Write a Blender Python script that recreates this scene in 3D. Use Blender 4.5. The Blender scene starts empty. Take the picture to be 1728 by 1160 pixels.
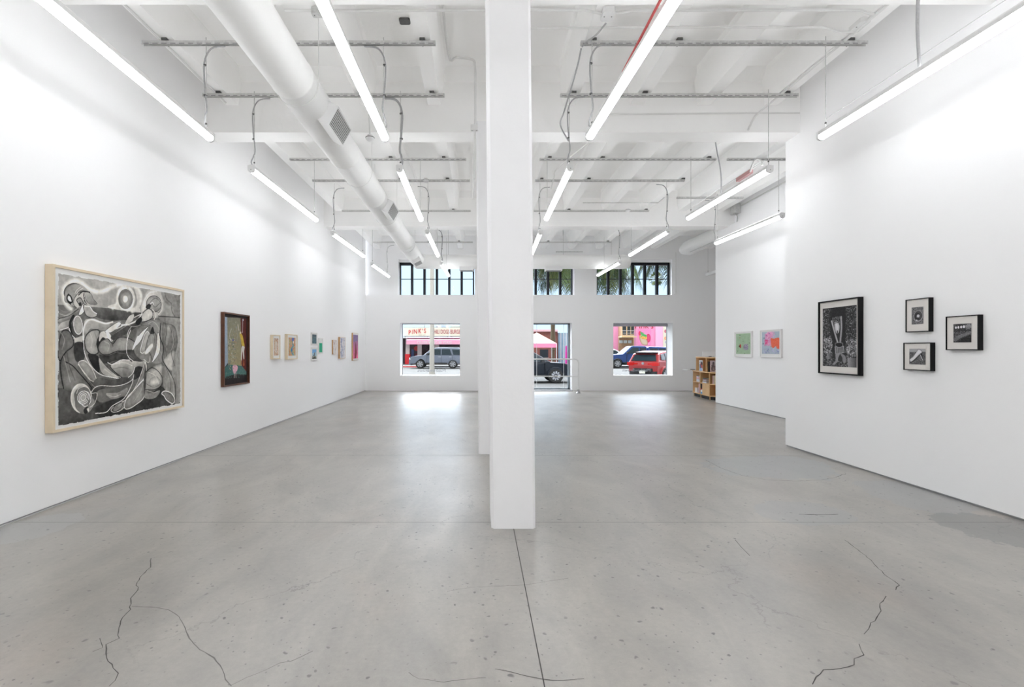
"""White walled gallery with concrete floor, exposed beams and tube lights; street seen through the window wall."""
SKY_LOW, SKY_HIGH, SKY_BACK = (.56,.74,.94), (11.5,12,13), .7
SUN_STR = 1.0
EXPO = 0.71
import bpy, math, random
import numpy as np
from mathutils import Vector, Matrix
random.seed(7)
rng = np.random.default_rng(11)
scene = bpy.context.scene
COL = scene.collection
PI = math.pi
F, VX, VY, H = 816.0, 807.5, 588.5, 1.5      # focal length (px), vanishing point, eye height
def PX(px, D): return (px - VX) * D / F        # world x of a column seen at depth D
def PZ(py, D): return H + (VY - py) * D / F    # world z of a row seen at depth D
def DX(px, X): return F * X / (px - VX)        # depth where a wall at x = X is seen at px

# ------------------------------------------------------------------ materials
_mats = {}
def mat(name, col, rough=0.5, metal=0.0, var=0.04, scale=6.0, bump=0.0, bscale=60.0, spec=0.5, emit=None, estr=0.0, coat=0.0):
    if name in _mats: return _mats[name]
    m = bpy.data.materials.new(name); m.use_nodes = True
    nt = m.node_tree; b = nt.nodes['Principled BSDF']
    tc = nt.nodes.new('ShaderNodeTexCoord')
    if var > 0:
        n = nt.nodes.new('ShaderNodeTexNoise'); n.inputs['Scale'].default_value = scale; n.inputs['Detail'].default_value = 4
        r = nt.nodes.new('ShaderNodeValToRGB')
        r.color_ramp.elements[0].position = 0.3; r.color_ramp.elements[1].position = 0.7
        r.color_ramp.elements[0].color = tuple(c * (1 - var) for c in col[:3]) + (1,)
        r.color_ramp.elements[1].color = tuple(min(1, c * (1 + var)) for c in col[:3]) + (1,)
        nt.links.new(tc.outputs['Object'], n.inputs['Vector'])
        nt.links.new(n.outputs['Fac'], r.inputs['Fac']); nt.links.new(r.outputs['Color'], b.inputs['Base Color'])
    else:
        b.inputs['Base Color'].default_value = tuple(col[:3]) + (1,)
    b.inputs['Roughness'].default_value = rough; b.inputs['Metallic'].default_value = metal
    b.inputs['Specular IOR Level'].default_value = spec
    if coat: b.inputs['Coat Weight'].default_value = coat
    if bump > 0:
        n2 = nt.nodes.new('ShaderNodeTexNoise'); n2.inputs['Scale'].default_value = bscale; n2.inputs['Detail'].default_value = 3
        bp = nt.nodes.new('ShaderNodeBump'); bp.inputs['Strength'].default_value = bump; bp.inputs['Distance'].default_value = 0.01
        nt.links.new(tc.outputs['Object'], n2.inputs['Vector'])
        nt.links.new(n2.outputs['Fac'], bp.inputs['Height']); nt.links.new(bp.outputs['Normal'], b.inputs['Normal'])
    if emit:
        b.inputs['Emission Color'].default_value = tuple(emit) + (1,); b.inputs['Emission Strength'].default_value = estr
    _mats[name] = m
    return m
def srgb(r, g, b):
    f = lambda c: (c / 255) / 12.92 if c / 255 <= 0.04045 else ((c / 255 + 0.055) / 1.055) ** 2.4
    return (f(r), f(g), f(b))

M_wall = mat('painted wall', (0.915, 0.915, 0.92), 0.6, var=0.004, scale=1.5, bump=0.04, bscale=90, spec=0.3)
M_ceil = mat('painted concrete ceiling', (0.955, 0.952, 0.945), 0.7, var=0.015, scale=3.0, bump=0.25, bscale=14, spec=0.2)
M_col = mat('painted column', (0.90, 0.90, 0.915), 0.5, var=0.01, scale=3, bump=0.12, bscale=25, spec=0.35)
M_duct = mat('painted duct', (0.88, 0.88, 0.87), 0.45, var=0.02, scale=2.0, bump=0.06, bscale=18, spec=0.4)
M_galv = mat('galvanised steel', (0.60, 0.60, 0.59), 0.45, 0.2, var=0.12, scale=30)
M_galvd = mat('dark steel', (0.12, 0.12, 0.12), 0.5, 0.6, var=0.1, scale=30)
M_cable = mat('grey flex cable', (0.42, 0.42, 0.43), 0.5, 0.3, var=0.08, scale=50)
M_pipe = mat('white painted conduit', (0.76, 0.76, 0.75), 0.5, var=0.03, scale=10)
M_white = mat('white enamel', (0.8, 0.8, 0.8), 0.35, var=0.01)
M_metal = mat('grey base channel', (0.33, 0.33, 0.34), 0.4, 0.5, var=0.08, scale=8)
M_black = mat('black aluminium', (0.012, 0.013, 0.018), 0.35, 0.3, var=0.2)
M_dark = mat('dark opening', (0.02, 0.02, 0.022), 0.7, var=0.2)
LIGHT_STR = 7.9
M_light = mat('lit diffuser', (0.9, 0.9, 0.9), 0.4, var=0, emit=(0.955, 0.975, 1.0), estr=LIGHT_STR)

M_upfill = mat('added ceiling fill glow', (0.9, 0.9, 0.9), 0.4, var=0, emit=(0.955, 0.975, 1.0), estr=7.2)  # upward glow added to the tubes to brighten the ceiling

# ------------------------------------------------------------------ mesh builder
class MB:
    def __init__(s): s.v = []; s.f = []; s.mi = []; s.cur = 0
    def add(s, vs, fs):
        o = len(s.v); s.v += [tuple(v) for v in vs]
        s.f += [tuple(i + o for i in f) for f in fs]; s.mi += [s.cur] * len(fs); return s
    def box(s, x0, x1, y0, y1, z0, z1):
        vs = [(x0,y0,z0),(x1,y0,z0),(x1,y1,z0),(x0,y1,z0),(x0,y0,z1),(x1,y0,z1),(x1,y1,z1),(x0,y1,z1)]
        return s.add(vs, [(0,3,2,1),(4,5,6,7),(0,1,5,4),(1,2,6,5),(2,3,7,6),(3,0,4,7)])
    def bev(s, x0, x1, y0, y1, z0, z1, b=0.01):
        """box with chamfered vertical edges"""
        pts = [(x0+b,y0),(x1-b,y0),(x1,y0+b),(x1,y1-b),(x1-b,y1),(x0+b,y1),(x0,y1-b),(x0,y0+b)]
        return s.prism(pts, z0, z1)
    def prism(s, pts, z0, z1, top=None):
        n = len(pts); top = top or pts
        vs = [(p[0],p[1],z0) for p in pts] + [(p[0],p[1],z1) for p in top]
        fs = [tuple(range(n-1,-1,-1)), tuple(range(n,2*n))] + [(i,(i+1)%n,n+(i+1)%n,n+i) for i in range(n)]
        return s.add(vs, fs)
    def prof(s, pts, a, b, axis='y'):
        """extrude a 2D profile along an axis from a to b. axis y: profile (x,z); axis x: profile (y,z)"""
        n = len(pts)
        mk = (lambda p,t:(p[0],t,p[1])) if axis=='y' else (lambda p,t:(t,p[0],p[1]))
        vs = [mk(p,a) for p in pts] + [mk(p,b) for p in pts]
        fs = [tuple(range(n)), tuple(range(2*n-1,n-1,-1))] + [(i,n+i,n+(i+1)%n,(i+1)%n) for i in range(n)]
        return s.add(vs, fs)
    def tube(s, pts, r, n=8, cap=True):
        pts = [Vector(p) for p in pts]
        rs = r if isinstance(r, (list, tuple)) else [r]*len(pts)
        rings = []; up = None
        for i, p in enumerate(pts):
            t = (pts[min(i+1,len(pts)-1)] - pts[max(i-1,0)]).normalized()
            if up is None:
                up = Vector((0,0,1)) if abs(t.z) < 0.9 else Vector((1,0,0))
            a = t.cross(up)
            if a.length < 1e-5: a = t.cross(Vector((0,1,0)))
            a.normalize(); b = a.cross(t).normalized(); up = b
            rings.append([p + (a*math.cos(2*PI*k/n) + b*math.sin(2*PI*k/n))*rs[i] for k in range(n)])
        vs = [v for rg in rings for v in rg]; fs = []
        for i in range(len(pts)-1):
            for k in range(n):
                fs.append((i*n+k, i*n+(k+1)%n, (i+1)*n+(k+1)%n, (i+1)*n+k))
        if cap: fs += [tuple(range(n-1,-1,-1)), tuple(range((len(pts)-1)*n, len(pts)*n))]
        return s.add(vs, fs)
    def lathe(s, c, prof, n=20, axis='z'):
        """prof list of (r, h) along the axis from centre c"""
        vs = []
        for r, h in prof:
            for k in range(n):
                a = 2*PI*k/n; x, y = r*math.cos(a), r*math.sin(a)
                if axis=='z': vs.append((c[0]+x, c[1]+y, c[2]+h))
                elif axis=='y': vs.append((c[0]+x, c[1]+h, c[2]+y))
                else: vs.append((c[0]+h, c[1]+x, c[2]+y))
        fs = []
        for i in range(len(prof)-1):
            for k in range(n): fs.append((i*n+k, i*n+(k+1)%n, (i+1)*n+(k+1)%n, (i+1)*n+k))
        fs += [tuple(range(n-1,-1,-1)), tuple(range((len(prof)-1)*n, len(prof)*n))]
        return s.add(vs, fs)
    def build(s, name, m, parent=None, local=False, smooth=False):
        me = bpy.data.meshes.new(name)
        vs = s.v
        if parent is not None and not local:
            L = wloc(parent); vs = [(v[0]-L[0], v[1]-L[1], v[2]-L[2]) for v in vs]
        me.from_pydata(vs, [], s.f)
        ms = m if isinstance(m, (list, tuple)) else [m]
        for q in ms: me.materials.append(q)
        if len(ms) > 1: me.polygons.foreach_set('material_index', s.mi)
        if smooth:
            me.polygons.foreach_set('use_smooth', [True]*len(me.polygons))
        me.update()
        bmfix(me)
        o = bpy.data.objects.new(name, me); COL.objects.link(o)
        if parent is not None: o.parent = parent
        if smooth:
            me.set_sharp_from_angle(angle=math.radians(40))
        return o
def bmfix(me):
    import bmesh
    bm = bmesh.new(); bm.from_mesh(me); bmesh.ops.recalc_face_normals(bm, faces=bm.faces); bm.to_mesh(me); bm.free()
def wloc(o):
    L = Vector((0,0,0))
    while o is not None:
        L += Vector(o.location); o = o.parent
    return L
def tag(o, label=None, cat=None, group=None, kind=None):
    if label: o['label'] = label
    if cat: o['category'] = cat
    if group: o['group'] = group
    if kind: o['kind'] = kind
    return o
def empty(name, loc, rz=0.0, label=None, cat=None, group=None, kind=None):
    o = bpy.data.objects.new(name, None); COL.objects.link(o); o.empty_display_size = 0.1
    o.location = loc; o.rotation_euler = (0,0,rz)
    return tag(o, label, cat, group, kind)
def struct(o): o['kind'] = 'structure'; return o
def smoothpts(pts, k=6):
    P = [Vector(p) for p in pts]; out = []
    for i in range(len(P)-1):
        p0 = P[max(i-1,0)]; p1 = P[i]; p2 = P[i+1]; p3 = P[min(i+2,len(P)-1)]
        for j in range(k):
            t = j/k
            out.append(0.5*((2*p1)+(p2-p0)*t+(2*p0-5*p1+4*p2-p3)*t*t+(-p0+3*p1-3*p2+p3)*t**3))
    out.append(P[-1]); return out

# ------------------------------------------------------------------ floor
XL, XR1, XR2 = -4.02, 4.73, 6.52
DB = 17.2
ZS, ZJ, ZB = 5.55, 5.08, 4.68     # slab, joist underside, beam underside
def floor_material():
    m = bpy.data.materials.new('polished concrete'); m.use_nodes = True
    nt = m.node_tree; N = nt.nodes; L = nt.links; b = N['Principled BSDF']
    tc = N.new('ShaderNodeTexCoord')
    def noise(scale, detail=5, rough=0.55, dist=0.0, sc=(1,1,1), rot=0.0):
        mp = N.new('ShaderNodeMapping'); mp.inputs['Scale'].default_value = sc; mp.inputs['Rotation'].default_value = (0,0,rot)
        L.new(tc.outputs['Object'], mp.inputs['Vector'])
        n = N.new('ShaderNodeTexNoise'); n.inputs['Scale'].default_value = scale; n.inputs['Detail'].default_value = detail
        n.inputs['Roughness'].default_value = rough; n.inputs['Distortion'].default_value = dist
        L.new(mp.outputs['Vector'], n.inputs['Vector']); return n.outputs['Fac']
    def ramp(f, p0, p1, c0, c1):
        r = N.new('ShaderNodeValToRGB'); e = r.color_ramp.elements
        e[0].position = p0; e[1].position = p1; e[0].color = c0+(1,); e[1].color = c1+(1,)
        L.new(f, r.inputs['Fac']); return r.outputs['Color']
    def mix(a, bb, fac, mode='MIX'):
        x = N.new('ShaderNodeMix'); x.data_type = 'RGBA'; x.blend_type = mode
        for s_, v in ((0, fac), (6, a), (7, bb)):
            if isinstance(v, (int, float)): x.inputs[s_].default_value = v
            elif isinstance(v, tuple): x.inputs[s_].default_value = v + (1,)
            else: L.new(v, x.inputs[s_])
        return x.outputs[2]
    def math_(op, a, bb=0.0):
        x = N.new('ShaderNodeMath'); x.operation = op
        for i, v in enumerate((a, bb)):
            if isinstance(v, (int, float)): x.inputs[i].default_value = v
            else: L.new(v, x.inputs[i])
        return x.outputs[0]
    base = ramp(noise(0.5, 5, 0.55, 0.25), 0.25, 0.75, FLOOR_A, FLOOR_B)
    streak = ramp(noise(2.6, 7, 0.66, 0.6, (1.0, 0.45, 1), 0.9), 0.3, 0.7, (0.80,0.80,0.81), (1.12,1.105,1.085))
    c = mix(base, streak, 1.0, 'MULTIPLY')
    fine = ramp(noise(26, 6, 0.7), 0.3, 0.75, (0.90,0.90,0.90), (1.07,1.07,1.07))
    c = mix(c, fine, 1.0, 'MULTIPLY')
    grain = ramp(noise(160, 3, 0.7), 0.3, 0.7, (0.955,0.955,0.955), (1.04,1.04,1.04))
    c = mix(c, grain, 1.0, 'MULTIPLY')
    warm = ramp(noise(0.9, 4, 0.5, 0.3, (1,1,1), 0.2), 0.58, 0.75, (1,1,1), (1.05,0.985,0.95))
    c = mix(c, warm, 1.0, 'MULTIPLY')
    # cement patches with hard irregular outlines
    sep = N.new('ShaderNodeSeparateXYZ'); L.new(tc.outputs['Object'], sep.inputs[0])
    wob = math_('MULTIPLY', math_('SUBTRACT', noise(1.6, 6, 0.65), 0.5), 3.6)
    for cx, cy, rx, ry, col, st in ((3.75, 6.15, 0.85, 0.62, (0.30,0.315,0.32), 0.7), (3.0, 4.45, 0.45, 0.33, (0.30,0.31,0.315), 0.55),
                                (4.4, 4.9, 0.42, 0.55, (0.29,0.30,0.305), 0.6), (4.45, 4.0, 0.5, 0.42, (0.15,0.152,0.15), 0.6),
                                (-3.75, 4.0, 0.35, 0.4, (0.36,0.37,0.37), 0.5)):
        dx = math_('DIVIDE', math_('SUBTRACT', sep.outputs[0], cx), rx)
        dy = math_('DIVIDE', math_('SUBTRACT', sep.outputs[1], cy), ry)
        d = math_('ADD', math_('ADD', math_('MULTIPLY', dx, dx), math_('MULTIPLY', dy, dy)), wob)
        msk = ramp(d, 0.93, 1.0, (1,1,1), (0,0,0))
        c = mix(c, col, math_('MULTIPLY', msk, st))
    # specks and pits
    def specks(scale, size, keep, dark):
        nonlocal c
        v = N.new('ShaderNodeTexVoronoi'); v.inputs['Scale'].default_value = scale; v.voronoi_dimensions = '2D'
        mp = N.new('ShaderNodeMapping'); mp.inputs['Rotation'].default_value = (0,0,0.7); L.new(tc.outputs['Object'], mp.inputs['Vector'])
        dn = N.new('ShaderNodeTexNoise'); dn.inputs['Scale'].default_value = scale*2.5; L.new(tc.outputs['Object'], dn.inputs['Vector'])
        addv = N.new('ShaderNodeVectorMath'); addv.operation = 'MULTIPLY_ADD'; addv.inputs[1].default_value = (0.35/scale,)*3
        L.new(dn.outputs['Color'], addv.inputs[0]); L.new(mp.outputs['Vector'], addv.inputs[2])
        L.new(addv.outputs[0], v.inputs['Vector'])
        sp = ramp(v.outputs['Distance'], size*0.55, size, (1,1,1), (0,0,0))
        sc2 = N.new('ShaderNodeSeparateColor'); L.new(v.outputs['Color'], sc2.inputs[0])
        on = math_('GREATER_THAN', sc2.outputs[0], keep)
        reg = ramp(noise(1.3, 2), 0.38, 0.58, (0.3,)*3, (1,)*3)
        c = mix(c, dark, math_('MULTIPLY', math_('MULTIPLY', sp, on), reg))
    specks(9.0, 0.10, 0.78, (0.10, 0.095, 0.09))
    specks(22.0, 0.13, 0.80, (0.16, 0.155, 0.15))
    specks(3.3, 0.045, 0.65, (0.12, 0.115, 0.11))
    # hairline cracks
    v = N.new('ShaderNodeTexVoronoi'); v.feature = 'DISTANCE_TO_EDGE'; v.inputs['Scale'].default_value = 0.42; v.voronoi_dimensions = '2D'
    dn = N.new('ShaderNodeTexNoise'); dn.inputs['Scale'].default_value = 1.6; dn.inputs['Detail'].default_value = 7; dn.inputs['Roughness'].default_value = 0.62
    L.new(tc.outputs['Object'], dn.inputs['Vector'])
    addv = N.new('ShaderNodeVectorMath'); addv.operation = 'MULTIPLY_ADD'; addv.inputs[1].default_value = (0.9,0.9,0.9)
    L.new(dn.outputs['Color'], addv.inputs[0]); L.new(tc.outputs['Object'], addv.inputs[2]); L.new(addv.outputs[0], v.inputs['Vector'])
    cr = ramp(v.outputs['Distance'], 0.0008, 0.0022, (1,1,1), (0,0,0))
    on = ramp(noise(0.8, 3), 0.47, 0.56, (0,0,0), (1,1,1))
    c = mix(c, (0.15,0.14,0.13), math_('MULTIPLY', math_('MULTIPLY', cr, on), 0.75))
    L.new(c, b.inputs['Base Color'])
    r = ramp(noise(1.2, 6, 0.6, 0.2), 0.3, 0.7, (FLOOR_R0,)*3, (FLOOR_R1,)*3)
    L.new(r, b.inputs['Roughness']); b.inputs['Specular IOR Level'].default_value = 0.5
    b.inputs['IOR'].default_value = 1.85
    bp = N.new('ShaderNodeBump'); bp.inputs['Strength'].default_value = 0.02; bp.inputs['Distance'].default_value = 0.01
    L.new(noise(5, 2, 0.5), bp.inputs['Height']); L.new(bp.outputs['Normal'], b.inputs['Normal'])
    return m
FLOOR_A, FLOOR_B = (0.285, 0.272, 0.250), (0.405, 0.388, 0.358)
FLOOR_R0, FLOOR_R1 = 0.275, 0.34
M_floor = floor_material()
fl = MB(); fl.box(-4.3, 9.8, -7.6, 17.78, -0.2, 0.0)
FLOOR = struct(fl.build('floor', M_floor))
# control joints and named cracks: thin dark grooves filled flush with the slab
M_crack = mat('crack filler', (0.075, 0.072, 0.068), 0.8, var=0.3, scale=20)
M_joint = mat('joint groove', (0.17, 0.165, 0.155), 0.8, var=0.3, scale=4)
def groundpt(px, py):
    D = F*H/(py-VY); return (PX(px, D), D)
def ground_line(pts, w, name, m, jag=0.0, z=0.0008):
    mb = MB(); P = []
    for i in range(len(pts)-1):
        a, b = Vector(pts[i]), Vector(pts[i+1]); n = max(1, int((b-a).length/0.035)) if jag else 1
        for k in range(n):
            q = a.lerp(b, k/n)
            if jag and k: q = q + Vector((random.uniform(-jag,jag), random.uniform(-jag,jag)))
            P.append(q)
    P.append(Vector(pts[-1]))
    L_, R_ = [], []
    for i, p in enumerate(P):
        t = (P[min(i+1,len(P)-1)]-P[max(i-1,0)]).normalized(); nrm = Vector((-t.y, t.x))
        ww = w*(random.uniform(0.5,1.2) if jag else 1.0)/2
        L_.append((p.x+nrm.x*ww, p.y+nrm.y*ww, z)); R_.append((p.x-nrm.x*ww, p.y-nrm.y*ww, z))
    n = len(P); mb.add(L_+R_, [(i,i+1,n+i+1,n+i) for i in range(n-1)])
    o = mb.build(name, m, FLOOR); return o
ground_line([(0.295,-3.5),(0.292,4.02)], 0.006, 'control_joint', M_crack)
ground_line([(0.292,4.4),(0.29,7.0)], 0.005, 'control_joint', M_joint)
ground_line([(XL+.02,4.17),(4.6,4.17)], 0.006, 'control_joint', M_joint)
ground_line([(XL+.02,6.78),(0.0,6.80)], 0.009, 'control_joint', M_joint)
ground_line([(0.4,6.76),(6.4,6.74)], 0.006, 'control_joint', M_joint)
def zc(lst, ox, oy, s): return [groundpt(ox+a/s, oy+b/s) for a, b in lst]
A5 = (0, 880, 2.88)
ground_line(zc([(735,180),(732,225),(705,250),(665,300),(670,335),(635,375),(635,430),(595,470),(578,520),(580,570),(515,600),(518,665),(550,715),(575,740),(560,775),(530,803)], *A5), 0.005, 'crack_line', M_crack, 0.006)
ground_line(zc([(640,415),(760,420),(820,432),(870,465),(900,520),(920,570),(970,625),(1040,665),(1080,720),(1095,770),(1125,803)], *A5), 0.006, 'crack_line', M_joint, 0.002)
ground_line(zc([(450,635),(500,615),(485,570)], *A5), 0.004, 'crack_line', M_crack, 0.004)
ground_line(zc([(1120,800),(1200,760),(1300,720),(1360,690),(1420,680),(1520,632)], *A5), 0.003, 'crack_line', M_joint, 0.004)
A6 = (600, 640, 2.23)
ground_line(zc([(525,1092),(590,1105),(650,1120),(700,1130),(780,1135),(860,1128)], *A6), 0.004, 'crack_line', M_crack, 0.004)
ground_line(zc([(200,1105),(240,1130),(330,1142),(430,1130),(490,1125)], *A6), 0.003, 'crack_line', M_joint, 0.004)
ground_line(zc([(345,800),(430,785),(640,775),(720,762),(800,750)], *A6), 0.003, 'crack_line', M_joint, 0.004)
A7 = (1100, 680, 2.417)
ground_line(zc([(785,560),(840,600),(900,650),(960,710),(1010,745),(995,765)], *A7), 0.005, 'crack_line', M_crack, 0.006)
ground_line(zc([(955,790),(930,820),(935,850),(890,910),(865,945)], *A7), 0.005, 'crack_line', M_crack, 0.006)
ground_line(zc([(845,985),(865,1030),(825,1045),(825,1070),(770,1085),(700,1090),(670,1120),(655,1150)], *A7), 0.005, 'crack_line', M_crack, 0.005)
ground_line(zc([(600,455),(680,457),(760,455)], *A7), 0.010, 'crack_line', M_crack, 0.003)
ground_line(zc([(220,235),(290,270),(370,298),(470,315),(590,320),(690,316),(750,305),(790,290)], *A7), 0.007, 'crack_line', M_joint, 0.008)
ground_line(zc([(340,560),(365,590),(400,625)], *A7), 0.004, 'scratch_line', M_crack, 0.0)

# ------------------------------------------------------------------ walls
WT = 5.75
def wall_box(name, x0, x1, y0, y1, z0=0.02, z1=WT, m=None):
    mb = MB(); mb.box(x0, x1, y0, y1, z0, z1); return struct(mb.build(name, m or M_wall))
wall_box('wall_left', -4.3, XL, -7.4, DB)
wall_box('wall_right', XR1, 6.7, -7.4, 7.45)
wall_box('wall_partition', XR2, 6.66, 7.45, 13.3, 0.02, 4.70)
wall_box('wall_behind_partition', 6.66, 6.9, 7.45, 13.3, 0.0, WT)
wall_box('wall_recess', 6.9, 9.8, 13.0, 13.3, 0.0, WT)
wall_box('wall_far_right', 9.6, 9.8, 13.3, 17.8, 0.0, WT)
def base(name, x0, x1, y0, y1):
    mb = MB(); mb.box(x0, x1, y0, y1, 0.0, 0.022); return struct(mb.build(name, M_metal))
base('baseboard_left', -4.2, XL-0.012, -7.4, DB)
base('baseboard_right', XR1+0.012, 6.6, -7.4, 7.44)
base('baseboard_partition', XR2+0.012, 6.6, 7.45, 13.29)
strip = MB(); strip.box(XL-0.013, XL+0.004, -7.4, DB, 0.0, 0.007)
struct(strip.build('trim_1', mat('white floor bead', (0.6,0.6,0.6), 0.5)))

# window wall with openings
def holed_wall(name, x0, x1, z0, z1, holes, y0, y1, m):
    xs = sorted(set([x0, x1] + [h[0] for h in holes] + [h[1] for h in holes]))
    zs = sorted(set([z0, z1] + [h[2] for h in holes if h[2] > z0] + [h[3] for h in holes if h[3] < z1]))
    def solid(i, j):
        if i < 0 or j < 0 or i >= len(xs)-1 or j >= len(zs)-1: return False
        cx, cz = (xs[i]+xs[i+1])/2, (zs[j]+zs[j+1])/2
        return not any(h[0] < cx < h[1] and h[2] < cz < h[3] for h in holes)
    mb = MB()
    for i in range(len(xs)-1):
        for j in range(len(zs)-1):
            if not solid(i, j): continue
            a, b, c, d = xs[i], xs[i+1], zs[j], zs[j+1]
            mb.add([(a,y0,c),(b,y0,c),(b,y0,d),(a,y0,d)], [(0,1,2,3)])
            mb.add([(a,y1,c),(b,y1,c),(b,y1,d),(a,y1,d)], [(3,2,1,0)])
            if not solid(i-1,j): mb.add([(a,y0,c),(a,y0,d),(a,y1,d),(a,y1,c)], [(0,1,2,3)])
            if not solid(i+1,j): mb.add([(b,y0,c),(b,y1,c),(b,y1,d),(b,y0,d)], [(0,1,2,3)])
            if not solid(i,j-1): mb.add([(a,y0,c),(a,y1,c),(b,y1,c),(b,y0,c)], [(0,1,2,3)])
            if not solid(i,j+1): mb.add([(a,y0,d),(b,y0,d),(b,y1,d),(a,y1,d)], [(0,1,2,3)])
    me = bpy.data.meshes.new(name); me.from_pydata(mb.v, [], mb.f); me.materials.append(m)
    o = bpy.data.objects.new(name, me); COL.objects.link(o); return struct(o)
wall_box('wall_rear', -4.3, 9.8, -7.6, -7.3, 0.0)
LW = [(-2.79, -0.664, 0.54, 2.417), (0.80, 3.32, -0.1, 2.42), (4.795, 6.903, 0.54, 2.417)]
UW = [(-2.88, -0.14, 3.41, 4.70), (0.72, 3.43, 3.41, 4.70), (4.24, 6.94, 3.41, 4.70)]
holed_wall('wall_front', -4.3, 9.8, 0.0, 3.41, LW, DB, 17.8, M_wall)
holed_wall('wall_front_upper', -4.3, 9.8, 3.41, WT, UW, 17.35, 17.8, M_wall)
gm = bpy.data.materials.new('window glass'); gm.use_nodes = True
nt = gm.node_tree; nt.nodes.clear()
o_ = nt.nodes.new('ShaderNodeOutputMaterial'); mx = nt.nodes.new('ShaderNodeMixShader'); tr = nt.nodes.new('ShaderNodeBsdfTransparent')
gl = nt.nodes.new('ShaderNodeBsdfGlossy'); gl.inputs['Roughness'].default_value = 0.02; fr = nt.nodes.new('ShaderNodeFresnel'); fr.inputs['IOR'].default_value = 1.12
tr.inputs['Color'].default_value = (0.96, 0.975, 0.975, 1)
nt.links.new(fr.outputs[0], mx.inputs[0]); nt.links.new(tr.outputs[0], mx.inputs[1]); nt.links.new(gl.outputs[0], mx.inputs[2]); nt.links.new(mx.outputs[0], o_.inputs[0])
M_glass = gm
def pane(par, x0, x1, y, z0, z1, name='glass_pane'):
    mb = MB(); mb.box(x0, x1, y-0.004, y+0.004, z0, z1); return mb.build(name, M_glass, par)
# upper windows: six panes, heavy mullions, a thin transom bar
for n, (x0, x1, z0, z1) in enumerate(UW):
    y = 17.58
    W = empty('window_%d' % (n+1), ((x0+x1)/2, y, z0), kind='structure')
    mb = MB(); t = 0.05; zt = 4.62
    a, b = x0+0.02, x1-0.02
    mb.box(a, a+0.05, y-0.05, y+0.05, z0, zt); mb.box(b-0.05, b, y-0.05, y+0.05, z0, zt)
    mb.box(a, b, y-0.05, y+0.05, z0, z0+0.03); mb.box(a, b, y-0.05, y+0.05, zt-0.10, zt)
    mb.build('window_frame', M_black, W)
    hd = MB(); hd.box(x0, x1, y-0.09, y+0.22, zt, z1+0.001); hd.build('window_head', M_wall, W)
    for k in range(1, 6):
        cx = a + (b-a)*k/6
        mm = MB(); mm.box(cx-0.043, cx+0.043, y-0.07, y+0.06, z0+0.03, zt-0.1); mm.build('mullion', M_black, W)
    tb = MB(); tb.box(a, b, y-0.012, y+0.012, PZ(471.5, y)-0.012, PZ(471.5, y)+0.012); tb.build('transom_bar', M_black, W)
    pane(W, a+0.05, b-0.05, y, z0+0.03, zt-0.1)
# lower display windows
def mirrored_text(txt, x, y, z, size, m, par, name='lettering', mirror=True, align='CENTER', ext=0.0, sx=1.0):
    c = bpy.data.curves.new(name, 'FONT'); c.body = txt; c.size = size; c.align_x = align; c.extrude = ext
    c.resolution_u = 3
    o = bpy.data.objects.new(name, c)
    COL.objects.link(o); c.materials.append(m)
    bpy.context.view_layer.update()
    dg = bpy.context.evaluated_depsgraph_get()
    me = bpy.data.meshes.new_from_object(o.evaluated_get(dg))
    bpy.data.objects.remove(o)
    s = -sx if mirror else sx
    L = wloc(par) if par is not None else Vector((0,0,0))
    for v in me.vertices:
        vx, vy, vz = v.co
        v.co = (x + s*vx - L.x, y - vz - L.y, z + vy - L.z)
    me.materials.clear(); me.materials.append(m)
    o = bpy.data.objects.new(name, me); COL.objects.link(o)
    if par is not None: o.parent = par
    return o
M_frost = mat('etched lettering', (0.22, 0.23, 0.25), 0.6)
M_frame = mat('grey window frame', (0.25, 0.29, 0.32), 0.4, 0.4)
for n, (x0, x1, z0, z1) in ((4, LW[0]), (5, LW[2])):
    W = empty('window_%d' % n, ((x0+x1)/2, 17.72, z0), kind='structure')
    mb = MB(); y = 17.74
    for (a, b, c, d) in ((x0, x0+0.015, z0, z1), (x1-0.015, x1, z0, z1), (x0, x1, z0, z0+0.012), (x0, x1, z1-0.03, z1)):
        mb.box(a, b, y-0.02, y+0.02, c, d)
    mb.build('window_frame', M_metal, W)
    pane(W, x0+0.015, x1-0.015, y, z0+0.012, z1-0.03)
    tx = PX(728.5, y) if n == 4 else PX(1074, y)
    zt_ = PZ(628 if n == 4 else 627.5, y)
    mirrored_text('MatthewBrown', tx, y-0.006, zt_, 0.165, M_frost, W)
# glazed entrance
x0, x1, z0, z1 = LW[1]
W = empty('door_1', ((x0+x1)/2, 17.62, 0), kind='structure')
mb = MB(); y = 17.62
for (a, b, c, d) in ((x0+.0, x0+0.07, 0.0, z1), (x1-0.07, x1, 0.0, z1), (x0, x1, z1-0.05, z1), (x0, x1, 0.0, 0.06)):
    mb.box(a, b, y-0.04, y+0.04, c, d)
mb.build('door_frame', M_frame, W)
for a, b in ((x0+0.07, PX(905.5, y)), (PX(905.5, y)+.012, PX(951, y)), (PX(951, y)+.012, x1-0.07)):
    pane(W, a, b, y, 0.06, z1-0.05)
for px in (905.5, 951):
    mb = MB(); mb.box(PX(px, y), PX(px, y)+0.012, y-0.012, y+0.012, 0.06, z1-0.05); mb.build('glass_joint', M_white, W)
mb = MB(); mb.box(1.6, 1.63, y-0.09, y-0.04, 0.8, 1.3); mb.build('door_handle', M_metal, W)
th = MB(); th.box(x0+.01, x1-.01, 16.95, 17.58, 0.001, 0.02)
tag(th.build('door_mat', mat('grey mat', (0.2,0.2,0.2), 0.9, var=0.2, scale=40)), 'flat grey door mat on the concrete floor inside the glazed entrance', 'mat')
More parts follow.
